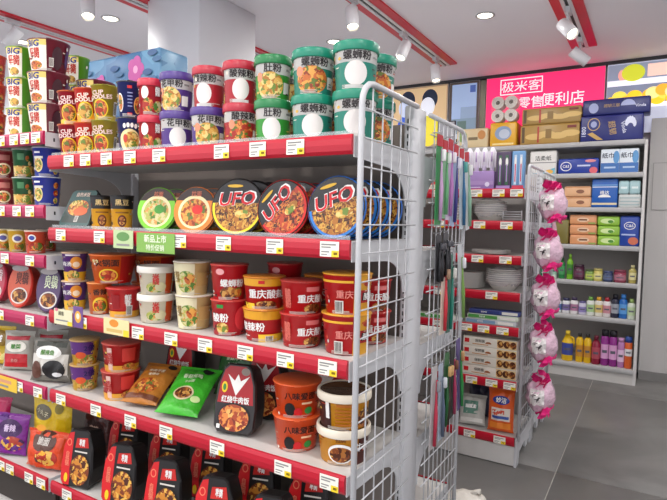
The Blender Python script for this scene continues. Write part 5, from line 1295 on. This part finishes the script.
for k, px_ in enumerate((604.7, 613)):
    bott('d_pur', 0.0295, 0.285, '#8c2c84', '#1f1c24', '#d8a0cc', 'purple spray can with black cap ' + ('beside the crimson bottle' if k == 0 else 'beside the mauve can'), px_, FZ[6], 0.9, 0.78, 0.17, name='spray_can', cat='spray can', grp=gd)
bott('d_mau', 0.0255, 0.235, '#b47ab0', '#c890c0', '#e0c0dc', 'slim mauve spray can beside the purple ones', 620.8, FZ[6], 0.85, 0.8, 0.14, name='spray_can', cat='spray can', grp=gd)
bott('d_obl', 0.0275, 0.25, '#d8622c', '#2c4a94', '#e0e0e0', 'orange spray can with blue cap', 628.3, FZ[6], 0.9, 0.78, 0.18, name='spray_can', cat='spray can', grp=gd, lab=(0.4, 0.62))

# ---------------- things hanging on the wire panels
def hook_mesh(L=0.02):
    return MB().tube([(-0.006, 0, 0.0), (L, 0, 0.0), (L + 0.004, 0, 0.006)], 0.002, mat('#b8b8bc', 0.3, 0.6), 6).mesh('hook')
HOOK = hook_mesh()
def ballpack_parts():
    def fn(d): return 1 + 0.16 * noise.noise(d * 2.6) + 0.09 * noise.noise(d * 8)
    out = [('film_bag', MB().ball((0, 0, -0.105), (0.068, 0.088, 0.085), mat('#e4bfd2', 0.16, 0, 1.0, 50, var=0.3, vscale=40), 24, 16, fn).mesh('film_bag'))]
    M_PK = mat('#e2187c', 0.5, 0, 0.8, 60, var=0.2, vscale=40)
    def ruffle(c, s, seed, n=9, dn=1):
        b = MB(); rnd = random.Random(seed)
        for k in range(n):
            a = 2 * math.pi * k / n; e = rnd.uniform(0.7, 1.1)
            p0 = Vector(c); p1 = p0 + Vector((0.6 * s * math.cos(a), s * math.sin(a) * e, rnd.uniform(0.2, 0.9) * s * dn))
            w = Vector((-math.sin(a), math.cos(a), 0.4)) * s * 0.45
            q = p0 + Vector((0.1 * s, 0, s * 0.2))
            b.add([p0, p1 - w, p1 + Vector((0, 0, 0.2 * s * dn)), p1 + w, q], [(0, 1, 2), (0, 2, 3), (4, 2, 1), (4, 3, 2), (0, 4, 1), (0, 3, 4)], M_PK, False)
        return b
    out.append(('pink_ruffle', ruffle((0.005, -0.03, -0.06), 0.062, 3, 13).mesh('pink_ruffle')))
    b = ruffle((0.02, -0.035, -0.155), 0.05, 5, 12, -0.8)
    def fn2(d): return 1 + 0.3 * noise.noise(d * 5)
    b.ball((0.02, 0.02, -0.168), (0.045, 0.06, 0.018), M_PK, 14, 8, fn2)
    out.append(('pink_sponge', b.mesh('pink_sponge')))
    def f(u, v, off):
        d = Vector((math.cos(u) * math.cos(v), math.sin(u) * math.cos(v), math.sin(v)))
        k = fn(d) + 0.03 + off * 10
        return (0.068 * d.x * k, 0.088 * d.y * k, -0.105 + 0.085 * d.z * k)
    P = Print(f)
    P.rect(-2.2, -1.15, -0.4, 0.45, mat('#efeae8', 0.4), 8, 6)
    for k in range(4): P.rect(-2.0, -1.75 + 0.05 * k, 0.25 - 0.09 * k, 0.29 - 0.09 * k, mat('#5a4a50', 0.4), 3, 1); P.off -= 0.0002
    P.rect(-1.65, -1.4, -0.2, 0.1, mat('#3c3438', 0.4), 3, 2)
    out += P.parts()
    return out
gbath = 'bagged bath balls hung down the rack end'
for k, (y_, z_) in enumerate(((2.98, 1.46), (2.9, 1.22), (2.87, 0.99), (2.86, 0.755), (2.85, 0.5))):
    o = make('bathball', ballpack_parts, 'bath_ball_pack', ('highest', 'second highest', 'middle', 'second lowest', 'lowest')[k] + ' pink bagged bath ball hanging from the rack end', 'bath ball', (-0.46, y_, z_), math.radians(-4 + 2 * k), gbath); o.scale = (1.0, 1.18, 1.1)
    part('hook', HOOK, rackC, loc=(-0.538, y_, z_ - 0.012))
def pouch(key, w, h, T, c, label, Y, z, art=None, X=-0.505, cat='hanging pouch'):
    o = make(key, lambda: bag_parts(w, h, T, mat(c, 0.3, 0, 0.6, 40), art, len(label) % 17 + 1, 'pouch'), 'hanging_pouch', label, cat, (X, Y, z - h), math.radians(90), None)
    part('hook', HOOK, rackC, loc=(-0.538, Y, z - 0.008))
pouch('p_pink', 0.1, 0.22, 0.03, '#d8a0b4', 'flat pink pouch hanging behind the highest bath balls', 3.36, 1.26, lambda P: P.rect(-0.035, 0.035, 0.1, 0.17, mat('#e8d8dc', 0.4), 6, 2))
pouch('p_dark', 0.12, 0.2, 0.04, '#3c5046', 'dark green pouch hanging behind the middle bath balls', 3.3, 0.86)
pouch('p_pale', 0.07, 0.24, 0.03, '#cfc4b4', 'pale beige strip pouch hanging behind the middle bath balls', 3.46, 0.92, lambda P: P.rect(-0.025, 0.025, 0.06, 0.16, mat('#b08a80', 0.4), 4, 2))
# toothbrushes and combs on the far half of the noodle rack's end
def tbp_parts(card_c, handle_c, head_c, w=0.042, h=0.235, two=None, header='#b8182c'):
    out = [('backing_card', MB().slab([(-w / 2, -h), (w / 2, -h), (w / 2, -0.004), (w / 2 - 0.004, 0), (-w / 2 + 0.004, 0), (-w / 2, -0.004)], 0.002, mat(card_c, 0.35), 0.0006, cz=-h / 2).mesh('backing_card'))]
    if header: out.append(('header', MB().box(-w / 2, w / 2, -0.0022, 0.0002, -0.036, -0.002, mat(header, 0.4)).mesh('header')))
    for i, hc in enumerate([handle_c] + ([two] if two else [])):
        x = 0 if not two else (-w / 4 + w / 2 * i)
        out.append(('brush_handle', MB().tube([(x, -0.008, -h * 0.95), (x, -0.009, -h * 0.6), (x + 0.002, -0.007, -h * 0.4), (x, -0.008, -h * 0.16)], [0.0055, 0.0065, 0.0035, 0.003], mat(hc, 0.3), 8).mesh('brush_handle')))
        out.append(('bristles', MB().rbox(x - 0.006, x + 0.006, -0.02, -0.009, -h * 0.3, -h * 0.17, mat(head_c, 0.5), 0.002, 1).mesh('bristles')))
    return out
gtb = 'toothbrush packs hung on the far wire panel'
XO = -0.562
def hangpack(key, fn, label, Y, z, tilt=0, dx=0.0, name='toothbrush_pack', cat='toothbrush pack', grp=gtb):
    o = make(key, fn, name, label, cat, (XO + dx, Y, z), math.radians(90), grp, rx=math.radians(0), ry=0)
    o.rotation_euler = (Matrix.Rotation(math.radians(90), 3, 'Z') @ Matrix.Rotation(math.radians(tilt), 3, 'Y')).to_euler()
    part('hook', HOOK, rackA, loc=(-0.58, Y, z + 0.005))
for key, args, lb, y_, z_, tl, dx in (
    ('tg', ('#2f8a4c', '#c8a0c8', '#f0f0f0', 0.045, 0.27), 'green carded toothbrush beside the white upright', 1.555, 1.5, 0, 0.0),
    ('tg2', ('#8fc49a', '#6aa878', '#e8f0e8', 0.04, 0.24), 'pale green carded toothbrush second from the upright', 1.605, 1.49, 0, 0.0),
    ('tp', ('#d0c0d8', '#b878b8', '#f0e8f0', 0.04, 0.255), 'lilac carded toothbrush third from the upright', 1.655, 1.5, 2, 0.0),
    ('tv', ('#a8b8d8', '#39387c', '#e8e8f4', 0.04, 0.265), 'navy toothbrush on pale blue card, fourth from the upright', 1.71, 1.49, 4, 0.0),
    ('tt', ('#c8d4dc', '#2f6a94', '#5aa8a0', 0.04, 0.27), 'blue and teal toothbrush hanging askew, fifth from the upright', 1.765, 1.485, -6, 0.0),
    ('tw', ('#d8dce0', '#8ab49a', '#f0f0f0', 0.04, 0.27), 'clear carded toothbrush hanging askew by the panel edge', 1.82, 1.48, -9, 0.0)):
    hangpack(key, (lambda a=args: tbp_parts(*a)), lb, y_, z_, tl, dx)
for key, args, lb, y_, z_, tl in (
    ('cr', ('#d8c8b8', '#c83440', '#a08068', 0.04, 0.25, None, None), 'beige and red handled brush pack, mid height', 1.63, 1.135, 0),
    ('ct', ('#2f6a5a', '#1f7a68', '#d8d8d0', 0.038, 0.255, None, None), 'dark teal brush pack, mid height', 1.695, 1.135, 2),
    ('cc', ('#c4c8cc', '#7aa050', '#e8e8ec', 0.042, 0.27, None, None), 'clear pack with green brush hanging askew, mid height', 1.78, 1.165, -9),
    ('ck', ('#3a3a3e', '#222226', '#4a4a50', 0.045, 0.15, '#2a2a2e', None), 'black comb pack beside the upright', 1.575, 1.2, 0),
    ('ck2', ('#48484c', '#2a2a2e', '#5a5a60', 0.045, 0.14, '#222226', None), 'black comb pack second from the upright', 1.64, 1.205, 0),
    ('lr', ('#b8b4b4', '#b83048', '#8a8a90', 0.045, 0.26, None, None), 'grey and red brush pack hanging low beside the upright', 1.575, 0.795, 2),
    ('ls', ('#a8b4c4', '#586478', '#d0d4d8', 0.04, 0.25, None, None), 'slate brush pack hanging low second from the upright', 1.63, 0.79, -3),
    ('lg', ('#3c6a44', '#1f5a2c', '#c8a068', 0.042, 0.25, '#3a2a20', None), 'green and tan brush pack hanging low', 1.69, 0.815, 3),
    ('lk', ('#2c3430', '#a8385c', '#7a4a38', 0.04, 0.24, None, None), 'black and rose brush pack hanging low', 1.74, 0.82, -4),
    ('lv', ('#5a4a80', '#2f8a44', '#b89060', 0.04, 0.26, None, None), 'violet and green brush pack hanging low by the panel edge', 1.8, 0.84, -9)):
    hangpack(key, (lambda a=args: tbp_parts(*a)), lb, y_, z_, tl, name='brush_pack', cat='brush pack', grp='brush packs hung on the far wire panel')

# ================================================================== BACK WALL SIGNS
def sign_box(name, label, cat, x0, x1, z0, z1, mt, art, y=5.14, frame='#c8c8cc'):
    t = thing(name, label, cat, ((x0 + x1) / 2, y, z0))
    w, h = x1 - x0, z1 - z0
    part('lightbox_body', MB().box(-w / 2, w / 2, 0.004, 5.198 - y, 0, h, mat(frame, 0.5)), t)
    part('lit_face', MB().box(-w / 2 + 0.004, w / 2 - 0.004, 0, 0.004, 0.004, h - 0.004, mt), t)
    P = Print(lambda u, v, off: (u, -off, v), 1, 1, 0.001); art(P, w, h)
    for nm, me in P.parts(): part(nm, me, t)
    return t
SZ0, SZ1 = 1.98, 2.584
M_SIGN = mat('#ff2f74', 0.5, var=0.0, emit=0.75); M_SLET = mat('#ffffff', 0.5, var=0, emit=0.7)
def sign_art(P, w, h):
    u0, u1, v0, v1 = -w * 0.37, w * 0.0, h * 0.72, h * 0.955
    d = 0.009
    for a, b_, c, e in ((u0, u1, v0, v0 + d), (u0, u1, v1 - d, v1), (u0, u0 + d, v0, v1), (u1 - d, u1, v0, v1)):
        P.rect(a, b_, c, e, M_SLET, 1, 1)
    P.text('极米客', (u0 + u1) / 2, (v0 + v1) / 2, 0.094, M_SLET, bold=0.0, shear=0.12, wide=1.15)
    P.text('零售', -w * 0.1, h * 0.585, 0.1, M_SLET, bold=0.003)
    P.text('便利店', w * 0.165, h * 0.6, 0.112, M_SLET, bold=0.006)
xs0 = X_at(486, 5.14, 2.4); xs1 = X_at(605, 5.14, 2.4)
sign_box('shop_sign', 'glowing pink shop sign with white characters on the back wall', 'sign', xs0, xs1, SZ0, SZ1, M_SIGN, sign_art)
def fruit_art(P, w, h):
    E = lambda c, e=0.9: mat(c, 0.5, var=0.08, emit=e)
    P.rect(-w * 0.5 + 0.006, w * 0.5 - 0.006, h * 0.36, h * 0.42, E('#f4f0f8'), 2, 1); P.rect(-w * 0.5 + 0.006, w * 0.5 - 0.006, h * 0.68, h * 0.76, E('#f0f0fa'), 2, 1)
    P.rect(-w * 0.5 + 0.006, w * 0.5 - 0.006, h * 0.42, h * 0.68, E('#8890a8', 0.6), 2, 1)
    P.rect(-w * 0.5 + 0.006, w * 0.5 - 0.006, h * 0.76, h * 0.98, E('#909ab0', 0.6), 2, 1)
    rnd = random.Random(4)
    for k in range(9): P.ell(-w * 0.46 + w * 0.048 * k, h * (0.46 + 0.07 * (k % 2)), 0.055, 0.045, E(('#f4c81c', '#f0dc50', '#f4b818')[k % 3]), 16)
    for k in range(5): P.ell(-w * 0.2 + w * 0.06 * k, h * (0.58 if k % 2 else 0.55), 0.055, 0.048, E(('#f8e890', '#f4b030', '#fbe0a0')[k % 3]), 16)
    P.ell(-w * 0.4, h * 0.83, 0.03, 0.045, E('#f0a090'), 14); P.ell(-w * 0.33, h * 0.85, 0.085, 0.07, E('#c8cc30'), 18); P.rect(-w * 0.24, -w * 0.06, h * 0.78, h * 0.95, E('#f0c8b8'), 2, 1); P.rect(-w * 0.04, w * 0.2, h * 0.78, h * 0.96, E('#a8d0b0'), 2, 1)
    for k in range(8): P.ell(w * 0.12 + w * 0.05 * k, h * (0.5 + 0.06 * (k % 2)), 0.05, 0.05, E(('#d85a3c', '#e88a4c')[k % 2]), 14)
sign_box('fruit_poster', 'lit picture panel of shelves full of yellow fruit on the back wall', 'poster', xs1 + 0.012, xs1 + 1.15, SZ0 + 0.02, SZ1, mat('#c4c8dc', 0.5, var=0.05, emit=0.6), fruit_art)
def street_art(P, w, h):
    E = lambda c, e=0.55: mat(c, 0.5, var=0.12, vscale=6, emit=e)
    P.rect(-w * 0.4, w * 0.42, h * 0.1, h * 0.96, E('#9db4d8'), 2, 1); P.rect(-w * 0.4, w * 0.42, h * 0.1, h * 0.42, E('#7d94a8'), 2, 1); P.rect(-w * 0.1, w * 0.42, h * 0.42, h * 0.6, E('#8aa0bc'), 2, 1)
    P.rect(-w * 0.4, w * 0.42, h * 0.1, h * 0.18, E('#c8d4e4'), 2, 1); P.rect(w * 0.2, w * 0.38, h * 0.82, h * 0.93, E('#4a64a8'), 1, 1); P.rect(-w * 0.2, w * 0.1, h * 0.24, h * 0.38, E('#5c7470'), 2, 1)
xw0 = X_at(449, 5.14, 2.4)
sign_box('street_poster', 'lit pale blue street picture panel beside the pink sign', 'poster', xw0, xs0 - 0.065, SZ0, SZ1, mat('#6c6058', 0.5), street_art)
t = thing('curtain_strip', 'narrow pleated green-grey strip beside the pink sign', 'curtain', (xs0 - 0.035, 5.16, SZ0))
part('pleats', (lambda b: ([b.tube([(-0.02 + 0.013 * k, 0, 0), (-0.02 + 0.013 * k, 0, SZ1 - SZ0 - 0.005)], 0.0075, mat('#a9b09a', 0.7), 8) for k in range(4)], b)[1])(MB()), t)
def blob_art(P, w, h):
    E = lambda c, e=0.6: mat(c, 0.5, var=0.06, emit=e)
    P.rect(-w * 0.48, w * 0.48, h * 0.04, h * 0.97, E('#d8b88c'), 2, 1)
    for u, c, b_ in ((w * 0.24, '#e8ecf8', '#e8d83c'), (-w * 0.08, '#c8d4f4', '#3c64d0')):
        P.ell(u, h * 0.28, w * 0.15, h * 0.27, E(b_), 20)
        P.ell(u + w * 0.01, h * 0.78, w * 0.11, h * 0.16, E('#22304c', 0.15), 20)
        P.ell(u - w * 0.02, h * 0.66, w * 0.1, h * 0.15, E(c), 20)
sign_box('picture_panel', 'lit picture panel with pale ovals and dark tops beside the street picture', 'poster', xw0 - 0.75, xw0 - 0.012, SZ0, SZ1, mat('#b89a78', 0.5, emit=0.4), blob_art)
t = thing('tablet_display', 'small dark framed display standing on the wall rack beside the cream carton', 'display', (X_at(446, 4.8, FT + 0.1), 4.8, FT + 0.0008))
part('frame', MB().rbox(-0.085, 0.085, 0, 0.02, 0.04, 0.26, mat('#2c2c30', 0.4), 0.004, 1), t); part('screen', MB().box(-0.075, 0.075, -0.0008, 0.001, 0.05, 0.25, mat('#a8a8b0', 0.3)), t); part('stand', MB().box(-0.05, 0.05, -0.01, 0.06, 0, 0.006, mat('#2c2c30', 0.4)).box(-0.01, 0.01, 0.006, 0.016, 0.006, 0.05, mat('#2c2c30', 0.4)), t)

# ------------------------------------------------------------------ on the floor and the base deck
def sack_parts():
    def fn(d): return 1 + 0.16 * noise.noise(d * 2.7 + Vector((3, 1, 5))) + 0.07 * noise.noise(d * 8)
    return [('sack_body', MB().ball((0, 0, 0.075), (0.12, 0.1, 0.075), mat('#d9d4ca', 0.6, 0, 0.6, 30), 24, 16, fn).mesh('sack_body')),
            ('knot', MB().tube([(0.03, 0, 0.13), (0.05, 0.01, 0.155), (0.075, 0.0, 0.16)], [0.022, 0.012, 0.02], mat('#d9d4ca', 0.6, 0, 0.6, 30), 8).mesh('knot'))]
make('sack', sack_parts, 'white_bag', 'crumpled white bag on the floor by the end of the noodle rack', 'bag', (-0.63, 2.2, 0.012), 0.4).scale = (0.75, 0.75, 0.62)
